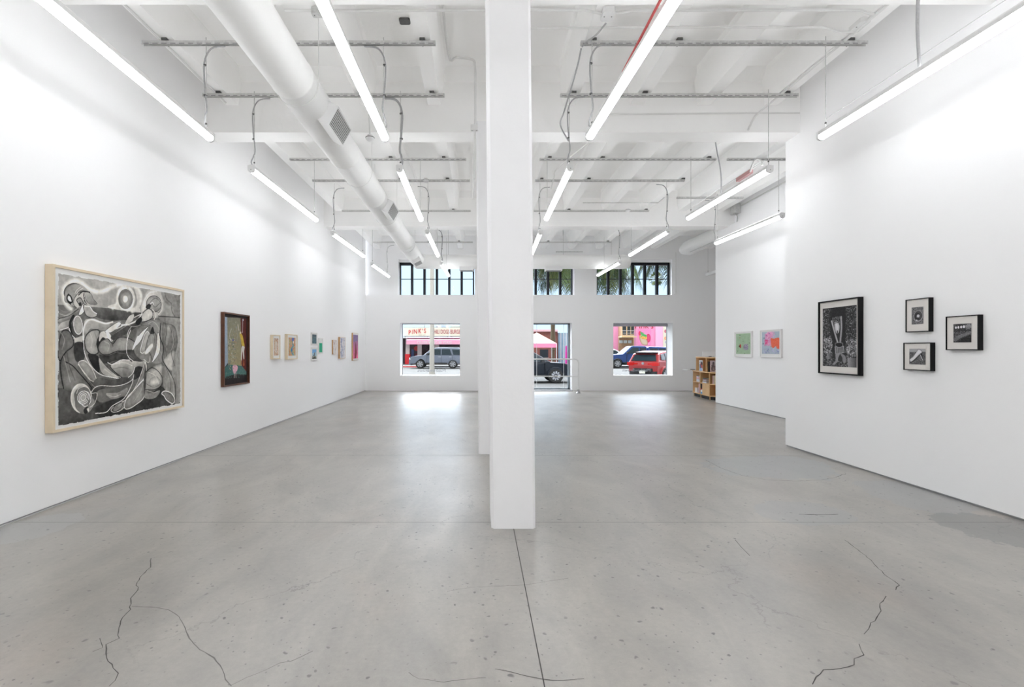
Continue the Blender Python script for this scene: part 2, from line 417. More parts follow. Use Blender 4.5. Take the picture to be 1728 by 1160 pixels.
# white pipe guard rail in front of the entrance
R = empty('guard_rail', (2.2, 16.2, 0), label='white painted pipe guard rail standing in front of the glazed entrance', cat='rail')
yr = 16.2; xr = PX(976, yr); xl = 0.75; zt_ = PZ(606.5, yr); zm = PZ(635.5, yr)
mb = MB(); mb.tube([(xr,yr,0.02),(xr,yr,zt_-0.12),(xr-0.02,yr,zt_-0.05),(xr-0.06,yr,zt_-0.015),(xr-0.14,yr,zt_),(xl+0.14,yr,zt_),(xl+0.06,yr,zt_-0.015),(xl+0.02,yr,zt_-0.05),(xl,yr,zt_-0.12),(xl,yr,0.02)], 0.023, 10)
mb.build('top_rail', M_white, R, smooth=True)
mb = MB(); mb.tube([(xl,yr,zm),(xr,yr,zm)], 0.02, 10); mb.build('middle_rail', M_white, R, smooth=True)
for xx in (xl, xr):
    mb = MB(); mb.lathe((xx,yr,0.0), [(0.075,0.001),(0.075,0.015),(0.045,0.05),(0.03,0.13)], 12); mb.build('base_plate', M_metal, R)

# ------------------------------------------------------------------ columns, beams, joists, slab
def column(n, x0, y0, w, d, lean):
    b = 0.022; x1, y1 = x0+w, y0+d
    def ring(dx, top=0): return [(x0+b+dx,y0),(x1-b+dx,y0),(x1+dx,y0+b),(x1+dx,y1-b),(x1-b+dx,y1),(x0+b+dx,y1),(x0+dx,y1-b),(x0+dx,y0+b)]
    mb = MB(); mb.prism(ring(0), 0.0, ZB+0.05, ring(lean)); return struct(mb.build('column_%d' % n, M_col))
column(1, 0.106, 4.02, 0.37, 0.45, -0.045)
column(2, 0.0, 6.86, 0.37, 0.58, -0.035)
column(3, 0.0, 12.57, 0.37, 0.38, 0.0)
slab = MB(); slab.box(-4.3, 9.8, -7.6, 17.8, ZS, ZS+0.3); struct(slab.build('ceiling', M_ceil))
BEAMS = [(-1.5, -1.13), (4.10, 4.47), (7.11, 7.45), (12.57, 12.95)]
for a, b in BEAMS:
    xr_ = XR1 if b < 7.5 else 6.66
    if a > 7: xr_ = 6.66
    mb = MB(); mb.prof([(a, ZB), (b, ZB), (b, 5.42), (b+0.13, ZS+0.01), (a-0.2, ZS+0.01), (a, 5.42)], -4.1, xr_ if a != 7.11 else 6.66, 'x')
    struct(mb.build('ceiling_beam', M_ceil))
BAYS = [(-7.4, -1.5), (-1.13, 4.10), (4.47, 7.11), (7.45, 12.57), (12.95, 17.35)]
for bi, (a, b) in enumerate(BAYS):
    for k in range(-4, 10):
        x = 0.34 + 0.99*k
        if bi < 3 and x > 4.6: continue
        if bi == 3 and x > 6.5: continue
        if bi == 4 and (x > 9.5 or k == 7): continue
        mb = MB(); w0, w1 = 0.093, 0.15
        mb.prof([(x-w0, ZJ), (x+w0, ZJ), (x+w1, 5.50), (x+w1+.04, ZS+0.01), (x-w1-.04, ZS+0.01), (x-w1, 5.50)], a-0.01, b+0.01, 'y')
        struct(mb.build('ceiling_joist', M_ceil))
# ------------------------------------------------------------------ strut channels
ZT = 5.03
STRUTS = [
 (5.59,-3.88,-0.497,'steel strut channel hung across the ceiling left of the columns, nearest the camera'),
 (5.59,1.18,4.49,'steel strut channel hung across the ceiling right of the columns, nearest the camera'),
 (6.74,-3.84,-0.475,'steel strut channel left of the columns just before the second concrete beam'),
 (6.74,1.14,4.45,'steel strut channel right of the columns just before the second concrete beam'),
 (9.02,-3.52,-0.23,'steel strut channel crossing behind the round duct, first one past the second beam'),
 (9.02,1.14,4.43,'steel strut channel right of the columns, first one past the second beam'),
 (9.02,4.64,6.45,'short steel strut channel over the wall light by the recessed partition'),
 (10.16,-3.49,-0.18,'steel strut channel behind the duct, second one past the second beam'),
 (10.16,1.19,4.33,'steel strut channel right of the columns carrying a conduit clamp, second past the beam'),
 (11.32,4.64,6.2,'short steel strut channel above the far end of the partition wall light'),
 (12.40,-3.50,-0.2,'steel strut channel left of the columns close against the third beam'),
 (12.40,1.42,4.37,'steel strut channel right of the columns close against the third beam'),
 (14.20,-3.49,-0.2,'steel strut channel hidden high behind the third beam on the left'),
 (14.20,1.2,4.4,'steel strut channel hidden high behind the third beam on the right'),
 (16.05,-3.49,-0.19,'farthest steel strut channel above the left upper window'),
 (16.05,1.2,4.4,'farthest steel strut channel above the right upper windows'),
]
M_slot = mat('slot steel', (0.30,0.30,0.30), 0.7, 0.3)
for D, a, b, lab in STRUTS:
    S = empty('strut_channel', ((a+b)/2, D, ZT), label=lab, cat='steel channel', group='steel strut channels under the ceiling')
    mb = MB(); h, w, t = 0.042, 0.042, 0.005
    # double back-to-back U profile open downwards
    pr = [(D-w/2,ZT-h/2),(D-w/2,ZT+h/2),(D+w/2,ZT+h/2),(D+w/2,ZT-h/2),(D+w/2-t,ZT-h/2),(D+w/2-t,ZT+h/2-t),(D-w/2+t,ZT+h/2-t),(D-w/2+t,ZT-h/2)]
    mb.prof(pr, a, b, 'x')
    if D < 11:
        mb.cur = 1; n = int((b-a)/0.10)
        for i in range(n):
            x = a + (b-a)*(i+0.5)/n; mb.box(x-0.03, x+0.03, D-w/2-0.0012, D-w/2, ZT-h/2+0.004, ZT-h/2+0.013)
    mb.build('channel', [M_galv, M_slot], S)
    for k in range(-4, 7):
        x = 0.34+0.99*k
        if a-0.05 < x < b+0.05 and (k % 2 == 0 or k in (-1,1)):
            c = MB(); c.box(x-0.03, x+0.03, D-0.03, D+0.03, ZT+h/2, ZJ+0.001); c.box(x-0.035,x+0.035,D+0.03,D+0.09,ZJ-0.012,ZJ-0.002)
            c.tube([(x,D+0.06,ZJ-0.05),(x,D+0.06,ZJ)],0.006,6); c.build('beam_clamp', M_galvd, S)

# ------------------------------------------------------------------ tube lights
ZLr = 2.47; ZL = H + ZLr
def at_light(px, py):
    D = F*ZLr/(VY-py); return (PX(px, D), D)
def tube_light(x0, y0, x1, y1, label, near_rod=None, far_rod=None, cable=None, lit=True, extra=None, ztop=ZT+0.07):
    T = empty('tube_light', ((x0+x1)/2, (y0+y1)/2, ZL+0.05), label=label, cat='ceiling light', group='suspended linear tube lights')
    d = Vector((x1-x0, y1-y0, 0)); L = d.length; d.normalize(); s = Vector((d.y, -d.x, 0))
    c0 = Vector((x0, y0, ZL))
    def place(pts, a, b):
        vs = []
        for t in (a, b):
            for (u, z) in pts: vs.append(c0 + d*t + s*u + Vector((0,0,z)))
        n = len(pts)
        return vs, [tuple(range(n)), tuple(range(2*n-1,n-1,-1))] + [(i,n+i,n+(i+1)%n,(i+1)%n) for i in range(n)]
    r = 0.043
    arc = [(r*math.cos(a), .036*math.sin(a)) for a in [PI + PI*i/14 for i in range(15)]]
    dif = [(-r, 0.016)] + arc + [(r, 0.016)]
    mb = MB(); mb.add(*place(dif, 0.02, L-0.02)); mb.build('diffuser', M_light if lit else M_white, T, smooth=True)
    hs = [(-r-.001, 0.016), (r+.001, 0.016), (r+.001, 0.052), (r-0.014, 0.070), (-r+0.014, 0.070), (-r-.001, 0.052)]
    mb = MB(); mb.add(*place(hs, 0.0, L)); mb.build('housing', M_white, T)
    if lit:
        up = [(-.022, 0.070), (.022, 0.070), (.022, 0.074), (-.022, 0.074)]  # unseen glowing strip added on the housing, ceiling fill only
        mb = MB(); mb.add(*place(up, 0.05, L-0.05)); mb.build('added_fill_strip', M_upfill, T)
    cap = [(-r-0.003, 0.06)] + [(u*1.07, z*1.07) for u, z in arc] + [(r+0.003, 0.06)]
    for k, (a, b) in enumerate(((-0.012, 0.02), (L-0.02, L+0.012))):
        mb = MB(); mb.add(*place(cap, a, b)); ec = mb.build('end_cap', M_white, T)
        e = c0 + d*(a-0.002 if k == 0 else b+0.002)
        dot = MB(); dot.tube([e, e + d*(0.004 if k == 0 else -0.004)], 0.006, 8); dot.build('cap_screw', M_galvd, ec)
    for t in ([near_rod] if near_rod is not None else []) + ([L-far_rod] if far_rod is not None else []):
        p = c0 + d*t
        mb = MB(); mb.tube([(p.x,p.y,ZL+0.07),(p.x,p.y,ztop)], 0.0045, 6); mb.build('hanger_rod', M_galv, T)
        kn = MB(); kn.lathe((p.x,p.y,ZL+0.13), [(0.009,-0.01),(0.011,0),(0.009,0.01)], 8); kn.build('rod_nut', M_galvd, T)
    if cable is not None:
        t, rad, side = cable
        p = c0 + d*t
        sgn = 1 if t < L/2 else -1
        q = [Vector((p.x+side*0.22, p.y, ZT-0.03)), Vector((p.x+side*0.06, p.y, ZT-0.06)), Vector((p.x-side*0.02, p.y, ZT-0.22)), Vector((p.x-side*0.015, p.y, ZT-0.5)),
             Vector((p.x+side*0.01, p.y, ZT-0.75)), Vector((p.x-side*0.01, p.y-0.0, ZL+0.22)), Vector((p.x-side*0.03, p.y-sgn*0.03, ZL+0.12)), Vector((p.x-side*0.0, p.y+sgn*0.02, ZL+0.07))]
        mb = MB(); mb.tube(smoothpts(q, 5), rad, 6); mb.build('power_cable', M_cable, T, smooth=True)
        for zz in (ZT-0.25, ZT-0.6):
            tie = MB(); tie.lathe((p.x-side*0.012, p.y, zz), [(rad+0.008,-0.006),(rad+0.008,0.006)], 8); tie.build('cable_tie', M_galvd, T)
    return T
LEN = 2.65
def L2(n_, f_, label, **k):
    a = at_light(*n_); b = at_light(*f_); return tube_light(a[0], a[1], b[0], b[1], label, **k)
# A: along the left wall
fx, fy = at_light(355.5, 234.5)
tube_light(-3.07, fy-LEN, fx, fy, 'white tube light over the large framed drawing, nearest along the left wall', near_rod=.1, far_rod=.1, cable=(LEN-.1,.009,1))
L2((424,286.5),(534,372),'white tube light along the left wall above the dark framed painting', near_rod=.09, far_rod=.12, cable=(.09,.008,1))
L2((561,395),(614,433),'white tube light along the left wall, third one from the camera', near_rod=.12, far_rod=.12, cable=(.12,.008,1))
L2((627,446.5),(656,467),'farthest white tube light along the left wall beside the window wall', near_rod=.1, far_rod=.2, cable=(2.2,.008,1))
# B: left of the columns
fx, fy = at_light(650, 234.5)
tube_light(fx-.02, fy-LEN, fx, fy, 'large tube light between the round duct and the front column', near_rod=.1, far_rod=.1, cable=(LEN-.1,.010,-1))
L2((674,286),(710.5,371),'tube light left of the columns hanging from a thick grey cable', near_rod=.09, far_rod=.12, cable=(.09,.016,-1))
L2((721,393),(739,432),'tube light left of the columns over the third beam, third in its row', near_rod=.12, far_rod=.12, cable=(.12,.008,-1))
L2((744.5,445.5),(757,466),'yellowish tube light hanging in front of the left upper window', near_rod=.1, far_rod=.75, cable=(.1,.014,-1))
# C: right of the columns
fx, fy = at_light(995, 232.5)
C1 = tube_light(fx+.11, fy-LEN, fx, fy, 'large tube light right of the front column with a red wire on its housing', near_rod=.1, far_rod=.1, cable=(LEN-.1,.010,1))
rw = MB(); rw.box(fx+.02, fx+.03, fy-2.2, fy-1.2, ZL+.06, ZL+.085); rw.build('red_wire', mat('red wire', srgb(190,60,60), 0.5), C1)
L2((962.6,284.5),(922,370),'tube light right of the front column, second from the camera in its row', near_rod=.09, far_rod=.12, cable=(.09,.009,1))
L2((912,394),(896,432),'short-looking tube light half hidden by the front column on its right side', near_rod=.12, far_rod=.12, cable=(.12,.008,1))
L2((888,446),(878,466),'tube light behind the front column before the middle upper window', near_rod=.1, far_rod=.75, cable=(.1,.008,1))
# D: along the right partition
fx, fy = at_light(1385, 232)
D1 = tube_light(4.0, fy-LEN, fx, fy, 'white tube light above the black framed prints, nearest along the right wall', near_rod=.1, far_rod=.08)
mb = MB(); mb.tube([(3.98,fy-.12,4.13),(3.98,fy-LEN+.05,4.135)], .0035, 5); mb.build('stay_wire', M_cable, D1)
yc = DX(1552, 4.0); mb = MB(); mb.tube(smoothpts([(4.02,yc,ZT-.02),(3.99,yc,4.75),(3.98,yc,4.4),(4.0,yc,ZL+.07)],5), .013, 8); mb.build('power_cable', M_cable, D1, smooth=True)
D2 = L2((1299,287),(1161,369),'tube light by the right partition end with a red block and grey hook', near_rod=.03, far_rod=.12)
y2 = DX(1262, 4.0)
mb = MB(); mb.box(3.93, 3.98, y2-.17, y2+.2, ZL+.075, ZL+.13); mb.build('red_block', mat('faded red', srgb(196,150,150), 0.6), D2)
y3 = DX(1276, 4.0); mb = MB(); mb.tube(smoothpts([(3.94,y3+.05,ZL+.09),(3.95,y3,ZL+.19),(3.98,y3-.05,ZL+.235),(4.02,y3-.09,ZL+.2),(4.03,y3-.1,ZL+.13)],5), .012, 8); mb.build('cable_hook', M_galv, D2, smooth=True)
mb = MB(); mb.tube([(3.98,6.7,4.115),(3.98,7.95,4.145),(3.98,8.9,4.13)], .003, 5); mb.build('stay_wire', M_cable, D2)
yc = DX(1217, 4.0); mb = MB(); mb.tube(smoothpts([(3.9,yc,4.95),(3.93,yc,4.75),(3.98,yc,4.5),(4.0,yc,4.3),(4.0,yc,ZL+.07)],5), .010, 8); mb.build('power_cable', M_cable, D2, smooth=True)
L2((1128,391),(1063,431),'tube light over the floor left of the recessed partition, third in the right row', near_rod=.1, far_rod=.12, cable=(.1,.009,-1))
L2((1046.5,443.5),(1009,465),'farthest tube light of the right row crossing the right upper window', near_rod=.1, far_rod=.75, cable=(.1,.008,-1))
# E: over the recessed partition
L2((1320,365),(1208,411),'tube light washing the recessed partition with the two small white frames', near_rod=.1, far_rod=.08, cable=(2.4,.007,-1))
tube_light(7.72, 13.72, 7.70, 16.3, 'unlit tube light beyond the recessed partition near the window wall', near_rod=.1, far_rod=.08, lit=False)
# rows continue behind the viewpoint, extra unseen tubes added between them as fill
for y, w in ((-1.0, 'closest behind the viewpoint'), (-4.9, 'at the rear end of the room')):
    for x in (-3.07, -2.0, -1.13, 0.1, 1.25, 2.6, 3.98):
        tube_light(x, y, x, y+2.65, 'added unseen tube light %s, %.1f metres %s of centre' % (w, abs(x), 'left' if x < 0 else 'right'), near_rod=.1, far_rod=.1)

# ------------------------------------------------------------------ ducts
M_grille = mat('grille dark', (0.10,0.10,0.10), 0.6)
dx, dz, dr = -2.03, 4.447, 0.233
DU = empty('round_duct', (dx, 6, dz), label='long round white air duct running under the beams to the window wall', cat='duct')
mb = MB(); n = 32
pr = [(-7.3,dr)]
for s_ in (3.2, 5.25, 7.3, 9.3, 11.3, 13.3, 15.2):
    pr += [(s_-.02,dr),(s_-.012,dr+.006),(s_+.012,dr+.006),(s_+.02,dr)]
mb.tube([(dx,p[0],dz) for p in pr] + [(dx,15.6,dz),(dx+.02,15.8,dz-.01),(dx+.08,15.95,dz-.03),(dx+.2,16.0,dz-.05)], [p[1] for p in pr]+[dr]*4, n)
mb.build('duct_pipe', M_duct, DU, smooth=True)
for s_ in (3.4, 5.4, 8.1, 10.6, 13.6):
    ms = MB(); pts = [(dx+(dr+.01)*math.cos(PI+PI*i/12), s_, dz+(dr+.01)*math.sin(PI+PI*i/12)) for i in range(13)]
    pts = [(dx-dr-.01, s_, ZS)] + pts + [(dx+dr+.01, s_, ZS)]
    ms.tube(pts, .004, 6); ms.build('hanger_strap', M_pipe, DU)
def duct_vent(y0, y1, ang, par):
    """a register box on the duct's flank: ang is the outward direction in the xz plane"""
    V = MB(); d = Vector((math.cos(ang), 0, math.sin(ang))); t = Vector((-d.z, 0, d.x)); c = Vector((dx, 0, dz))
    hw = .13; r0, r1 = dr*.6, dr+.10
    def P(r, u, y): q = c + d*r + t*u; return (q.x, y, q.z)
    vs = [P(r0,-hw,y0),P(r0,hw,y0),P(r0,hw,y1),P(r0,-hw,y1),P(r1,-hw,y0),P(r1,hw,y0),P(r1,hw,y1),P(r1,-hw,y1)]
    V.add(vs, [(0,3,2,1),(4,5,6,7),(0,1,5,4),(1,2,6,5),(2,3,7,6),(3,0,4,7)])
    o = V.build('air_register', M_white, par)
    g = MB(); b_ = .022; r2 = r1+.002; r3 = r1+.006
    g.add([P(r2,-hw+b_,y0+b_),P(r2,hw-b_,y0+b_),P(r2,hw-b_,y1-b_),P(r2,-hw+b_,y1-b_)],[(0,1,2,3)]); g.build('grille_opening', M_grille, o)
    bl = MB()
    nb = 9
    for i in range(nb):
        u = -hw+b_ + (2*hw-2*b_)*(i+.5)/nb
        bl.add([P(r3,u-.0045,y0+b_),P(r3,u+.0045,y0+b_),P(r3,u+.0045,y1-b_),P(r3,u-.0045,y1-b_)],[(0,1,2,3)])
    nb = int((y1-y0)/.035)
    for i in range(nb):
        y = y0+b_+(y1-y0-2*b_)*(i+.5)/nb
        bl.add([P(r3,-hw+b_,y-.004),P(r3,hw-b_,y-.004),P(r3,hw-b_,y+.004),P(r3,-hw+b_,y+.004)],[(0,1,2,3)])
    bl.build('grille_blades', M_galv, o)
duct_vent(5.78, 6.40, -.50, DU)
duct_vent(9.55, 10.2, -.50, DU)
duct_vent(14.8, 15.35, -1.1, DU)
hz = 4.37
DH = empty('cross_duct', (1.5, 16.0, hz), label='horizontal round white duct crossing in front of the upper windows', cat='duct')
mb = MB(); pr = [(-2.15,dr*.3),(-2.13,dr*.8),(-2.05,dr),(4.80,dr),(4.93,dr*.93),(5.0,dr*.7),(5.03,dr*.3)]
mb.tube([(p[0],16.0,hz) for p in pr], [p[1] for p in pr], n); mb.build('duct_pipe', M_duct, DH, smooth=True)
for a, b in ((PX(775,15.7), PX(799,15.7)), (2.2, 2.75)):
    v = MB(); v.box(a, b, 15.85, 16.15, hz-dr-.07, hz-.1); o = v.build('air_register', M_white, DH)
    g = MB(); g.box(a+.03, b-.03, 15.88, 16.12, hz-dr-.072, hz-dr-.07); g.build('grille_opening', M_grille, o)
for x in (-1.0, .9, 2.8, 4.4):
    s_ = MB(); s_.tube([(x,16.0,hz+dr-.01),(x,16.0,ZS)], .006, 6); s_.build('hanger_rod', M_galv, DH)
mb = MB(); mb.box(2.56,3.44,15.98,16.02,4.68,4.72)
tag(mb.build('duct_strut', M_galv), 'short steel bar laid over the cross duct before the middle upper window', 'steel channel')
D3 = empty('round_duct', (7.2, 15.5, 4.92), label='round white duct under the ceiling beyond the recessed partition', cat='duct')
mb = MB(); mb.tube([(7.2,13.4,4.92),(7.2,14.6,4.92),(7.2,14.62,4.92),(7.2,16.6,4.95),(7.2,16.95,4.96)], [.25,.25,.255,.25,.17], 28); mb.build('duct_pipe', M_duct, D3, smooth=True)
mb = MB(); mb.tube([(7.0,13.4,4.68),(7.0,16.0,4.70)], .018, 8); mb.build('pipe_below', M_galv, D3)

# ------------------------------------------------------------------ conduits, boxes, detectors
def conduit(pts, r, label, m=None, k=0, nm='conduit_pipe', couplings=()):
    mb = MB(); mb.tube(smoothpts(pts, k) if k else pts, r, 8)
    for c in couplings: mb.tube([c[0], c[1]], r*1.35, 8)
    return tag(mb.build(nm, m or M_pipe, smooth=True), label, 'pipe', 'conduit pipes under the ceiling')
conduit([(-2.03,5.07,5.045),(-.9,5.07,5.045),(0.1,5.07,5.05),(1.1,5.07,5.05),(1.3,5.12,5.05)], .014, 'white conduit crossing under the joists left of the front column')
conduit([(1.45,5.12,5.05),(1.7,5.07,5.05),(4.0,5.07,5.05),(4.2,5.14,5.05)], .014, 'white conduit crossing under the joists from the white box to the right wall')
conduit([(.56,5.36,5.05),(2.0,5.34,5.05),(3.8,5.34,5.05),(4.05,5.42,5.05),(4.22,5.42,5.05)], .012, 'white conduit right of the front column, lower of the two crossing lines')
conduit([(4.22,4.6,5.05),(4.22,5.4,5.05),(4.22,6.7,5.05),(4.18,6.95,5.02),(4.05,7.08,4.9),(3.95,7.09,4.7)], .016, 'white conduit running along the last joist by the right wall', k=3)
conduit([(-.41,4.6,5.5),(-.41,6.55,5.5),(-.3,6.62,5.49),(-.08,6.66,5.48),(-.05,6.72,5.4),(-.045,6.82,5.2),(-.05,6.84,4.6),(-.06,6.84,3.9)], .016, 'white conduit bending down onto the second column', k=4)
conduit([(-.075,6.82,4.25),(-.075,6.82,3.6)], .010, 'thin white conduit clipped to the side of the second column')
conduit([(1.9,7.08,4.93),(4.0,7.08,4.95),(4.7,7.08,4.95)], .012, 'white conduit along the face of the second beam on the right')
conduit([(6.62,7.6,5.1),(6.62,12.2,5.1)], .016, 'grey conduit high on the wall above the recessed partition', m=M_galv)
conduit([(6.6,12.42,4.95),(6.58,12.3,4.86),(6.56,12.28,4.71)], .014, 'curved grey conduit dropping behind the recessed partition', m=M_galv, k=4)
conduit([(PX(1141,17.3),17.33,4.95),(PX(1141,17.3),17.33,3.5),(PX(1141,17.3)-.06,17.33,3.44)], .014, 'white vertical conduit on the window wall right of the upper window')
conduit([(4.3,11.2,5.0),(4.3,11.6,5.0),(2.5,11.6,5.0)], .010, 'thin grey conduit far right across the joists', m=M_galv)
conduit([(2.1,7.5,5.0),(1.55,9.3,5.0),(1.5,9.6,4.9),(1.5,10.0,4.8)], .013, 'white conduit bending down from a joist past the second beam', k=4)
conduit([(-3.66,4.6,5.06),(-3.66,7.0,5.06)], .012, 'white conduit running along the joist beside the left wall')
def boxy(name, c, s, m, label, cat, screws=True):
    E = empty(name, c, label=label, cat=cat)
    mb = MB(); x, y, z = c; a, b, d = s
    mb.bev(x-a/2, x+a/2, y-b/2, y+b/2, z-d/2, z+d/2, min(a,b)*.15); mb.build('box_body', m, E)
    sc = MB()
    for sx in (-.3, .3): sc.lathe((x+sx*a, y, z-d/2-.003), [(.006,0),(.006,.004)], 8)
    sc.build('cover_screws', M_galvd, E)
    return E
boxy('junction_box', (1.37, 5.12, 5.045), (.13,.16,.06), M_white, 'white junction box under a joist right of the front column', 'box')
boxy('junction_box', (-1.68, 5.07, 5.03), (.13,.08,.07), M_galv, 'grey junction box on the crossing conduit beside the duct', 'box')
boxy('junction_box', (4.2, 5.33, 5.07), (.11,.2,.05), M_pipe, 'white junction box where conduits meet at the right wall', 'box')
boxy('junction_box', (6.58, 12.38, 5.06), (.16,.26,.22), M_galv, 'grey electrical box above the far end of the recessed partition', 'box')
boxy('ceiling_plate', (-.91, 5.96, 5.54), (.13,.10,.03), M_galvd, 'small dark steel plate set in the concrete ceiling slab', 'plate')
boxy('junction_box', (-.06, 6.83, 4.62), (.1,.04,.08), M_pipe, 'small white box on the second column below the beam', 'box')
for (x, y, z, lab) in ((-1.57, 7.0, 4.56, 'white smoke detector hanging before the second beam beside the duct'),
                       (-1.1, 10.1, 5.03, 'white smoke detector under a joist past the second beam left of the columns'),
                       (3.8, 12.3, 5.03, 'white smoke detector on the conduit near the third beam at right')):
    E = empty('smoke_detector', (x,y,z), label=lab, cat='smoke detector', group='smoke detectors')
    mb = MB(); mb.lathe((x,y,z), [(.035,-.055),(.06,-.035),(.062,-.01),(.055,.0),(.04,.005),(.04,.03)], 16); mb.build('detector_head', M_white, E, smooth=True)
    mb = MB(); mb.lathe((x,y,z), [(.066,-.012),(.066,-.004)], 16); mb.build('detector_ring', M_galvd, E)
    if z < 4.9:
        mb = MB(); mb.tube([(x,y,z+.03),(x-.02,y,5.0),(x-.02,y,ZS)], .010, 6); mb.build('drop_pipe', M_pipe, E)
for lab, pts in (('grey cables feeding the strut right of the front column', [(1.37,5.2,5.0),(1.3,5.35,4.97),(1.24,5.5,5.0),(1.2,5.6,5.0)]),
                 ('slack grey cable dropping between the first two struts right of the column', [(1.19,5.6,4.98),(1.16,5.75,4.8),(1.10,6.2,4.55),(1.14,6.74,4.62),(1.26,6.76,4.4)])):
    mb = MB(); mb.tube(smoothpts(pts,6), .010, 6); tag(mb.build('slack_cable', M_cable, smooth=True), lab, 'cable')
# ------------------------------------------------------------------ painted pictures: a small painter writing colours on a fine quad grid
class Cv:
    def __init__(s, w, h, bg=(.9,.9,.88), seed=1):
        s.w, s.h = w, h; s.a = np.ones((h, w, 3), np.float32)*np.array(bg, np.float32)
        s.X, s.Y = np.meshgrid((np.arange(w)+.5), (np.arange(h)+.5)); s.tf = None; s.r = np.random.default_rng(seed)
    def T(s, pts):
        return np.array([s.tf(*p) for p in pts], float) if s.tf else np.array(pts, float)
    def sm(s, P, closed, k=8):
        n = len(P); out = []
        rngi = range(n if closed else n-1)
        for i in rngi:
            if closed: p0,p1,p2,p3 = P[i-1],P[i],P[(i+1)%n],P[(i+2)%n]
            else: p0,p1,p2,p3 = P[max(i-1,0)],P[i],P[i+1],P[min(i+2,n-1)]
            for j in range(k):
                t = j/k; out.append(.5*((2*p1)+(p2-p0)*t+(2*p0-5*p1+4*p2-p3)*t*t+(-p0+3*p1-3*p2+p3)*t**3))
        if not closed: out.append(P[-1])
        return np.array(out)
    def dist(s, P, sub, closed):
        X, Y = s.X[sub], s.Y[sub]; d = np.full(X.shape, 1e9)
        n = len(P)
        for i in range(n if closed else n-1):
            a, b = P[i], P[(i+1)%n]; ab = b-a; L = max(float(ab@ab), 1e-9)
            t = np.clip(((X-a[0])*ab[0]+(Y-a[1])*ab[1])/L, 0, 1)
            d = np.minimum(d, (X-a[0]-t*ab[0])**2+(Y-a[1]-t*ab[1])**2)
        return np.sqrt(d)
    def sub(s, P, m):
        x0 = int(max(0, P[:,0].min()-m)); x1 = int(min(s.w, P[:,0].max()+m+1)); y0 = int(max(0, P[:,1].min()-m)); y1 = int(min(s.h, P[:,1].max()+m+1))
        return (slice(y0, max(y1,y0)), slice(x0, max(x1,x0)))
    def blend(s, sb, col, al):
        c = np.asarray(col, np.float32)
        s.a[sb] = s.a[sb]*(1-al[...,None]) + c*al[...,None]
    def inside(s, P, sb):
        X, Y = s.X[sb], s.Y[sb]; r = np.zeros(X.shape, bool); n = len(P)
        for i in range(n):
            x0,y0 = P[i]; x1,y1 = P[(i+1)%n]
            if y0 == y1: continue
            c = ((y0 > Y) != (y1 > Y)); r ^= c & (X < (x1-x0)*(Y-y0)/(y1-y0)+x0)
        return r
    def poly(s, pts, col, smooth=True, col2=None, ang=0, edge=None, ew=6, line=None, lw=1.0, al=1.0, raw=False):
        P = np.array(pts, float) if raw else s.T(pts)
        if smooth and len(P) > 2: P = s.sm(P, True, 6)
        sb = s.sub(P, 3)
        if s.X[sb].size == 0: return
        ins = s.inside(P, sb); d = s.dist(P, sb, True)
        m = np.clip(np.where(ins, .5+d, .5-d), 0, 1)*al
        c = np.ones(m.shape+(3,), np.float32)*np.array(col, np.float32)
        if col2 is not None:
            dx, dy = math.cos(ang), math.sin(ang); q = s.X[sb]*dx+s.Y[sb]*dy; q0, q1 = (P@np.array([dx,dy])).min(), (P@np.array([dx,dy])).max()
            t = np.clip((q-q0)/max(q1-q0,1e-6),0,1)[...,None]; c = c*(1-t)+np.array(col2, np.float32)*t
        if edge is not None:
            t = np.exp(-(d/ew)**1.3)[...,None]; c = c*(1-t)+np.array(edge, np.float32)*t
        s.a[sb] = s.a[sb]*(1-m[...,None])+c*m[...,None]
        if line is not None: s.line(P, line, lw, closed=True, raw=True, smooth=False)
    def ell(s, cx, cy, rx, ry, col, rot=0, **k):
        pts = []
        for i in range(20):
            t = 2*PI*i/20; x, y = rx*math.cos(t), ry*math.sin(t)
            pts.append((cx+x*math.cos(rot)-y*math.sin(rot), cy+x*math.sin(rot)+y*math.cos(rot)))
        s.poly(pts, col, **k)
    def line(s, pts, col, w=1.5, closed=False, raw=False, smooth=True, al=1.0, soft=.7):
        P = np.array(pts, float) if raw else s.T(pts)
        if smooth and len(P) > 2: P = s.sm(P, closed, 6)
        sb = s.sub(P, w+soft+2)
        if s.X[sb].size == 0: return
        d = s.dist(P, sb, closed); m = np.clip((w/2+soft/2-d)/soft, 0, 1)*al
        s.blend(sb, col, m)
    def noise(s, cells, amp, col=True, stretch=(1,1)):
        tot = np.zeros((s.h, s.w))
        for o in range(3):
            cx, cy = max(2,int(cells*2**o*stretch[0])), max(2,int(cells*2**o*stretch[1]*s.h/s.w))
            g = s.r.random((cy+1, cx+1)); x = s.X/s.w*cx; y = s.Y/s.h*cy
            xi = np.clip(x.astype(int),0,cx-1); yi = np.clip(y.astype(int),0,cy-1); fx = x-xi; fy = y-yi
            fx = fx*fx*(3-2*fx); fy = fy*fy*(3-2*fy)
            v = g[yi,xi]*(1-fx)*(1-fy)+g[yi,xi+1]*fx*(1-fy)+g[yi+1,xi]*(1-fx)*fy+g[yi+1,xi+1]*fx*fy
            tot += (v-.5)/2**o
        return tot*amp
    def addnoise(s, cells, amp, stretch=(1,1), mask=None):
        n = s.noise(cells, amp, stretch=stretch)
        if mask is not None: n = n*mask
        s.a = np.clip(s.a + n[...,None], 0, 1).astype(np.float32)
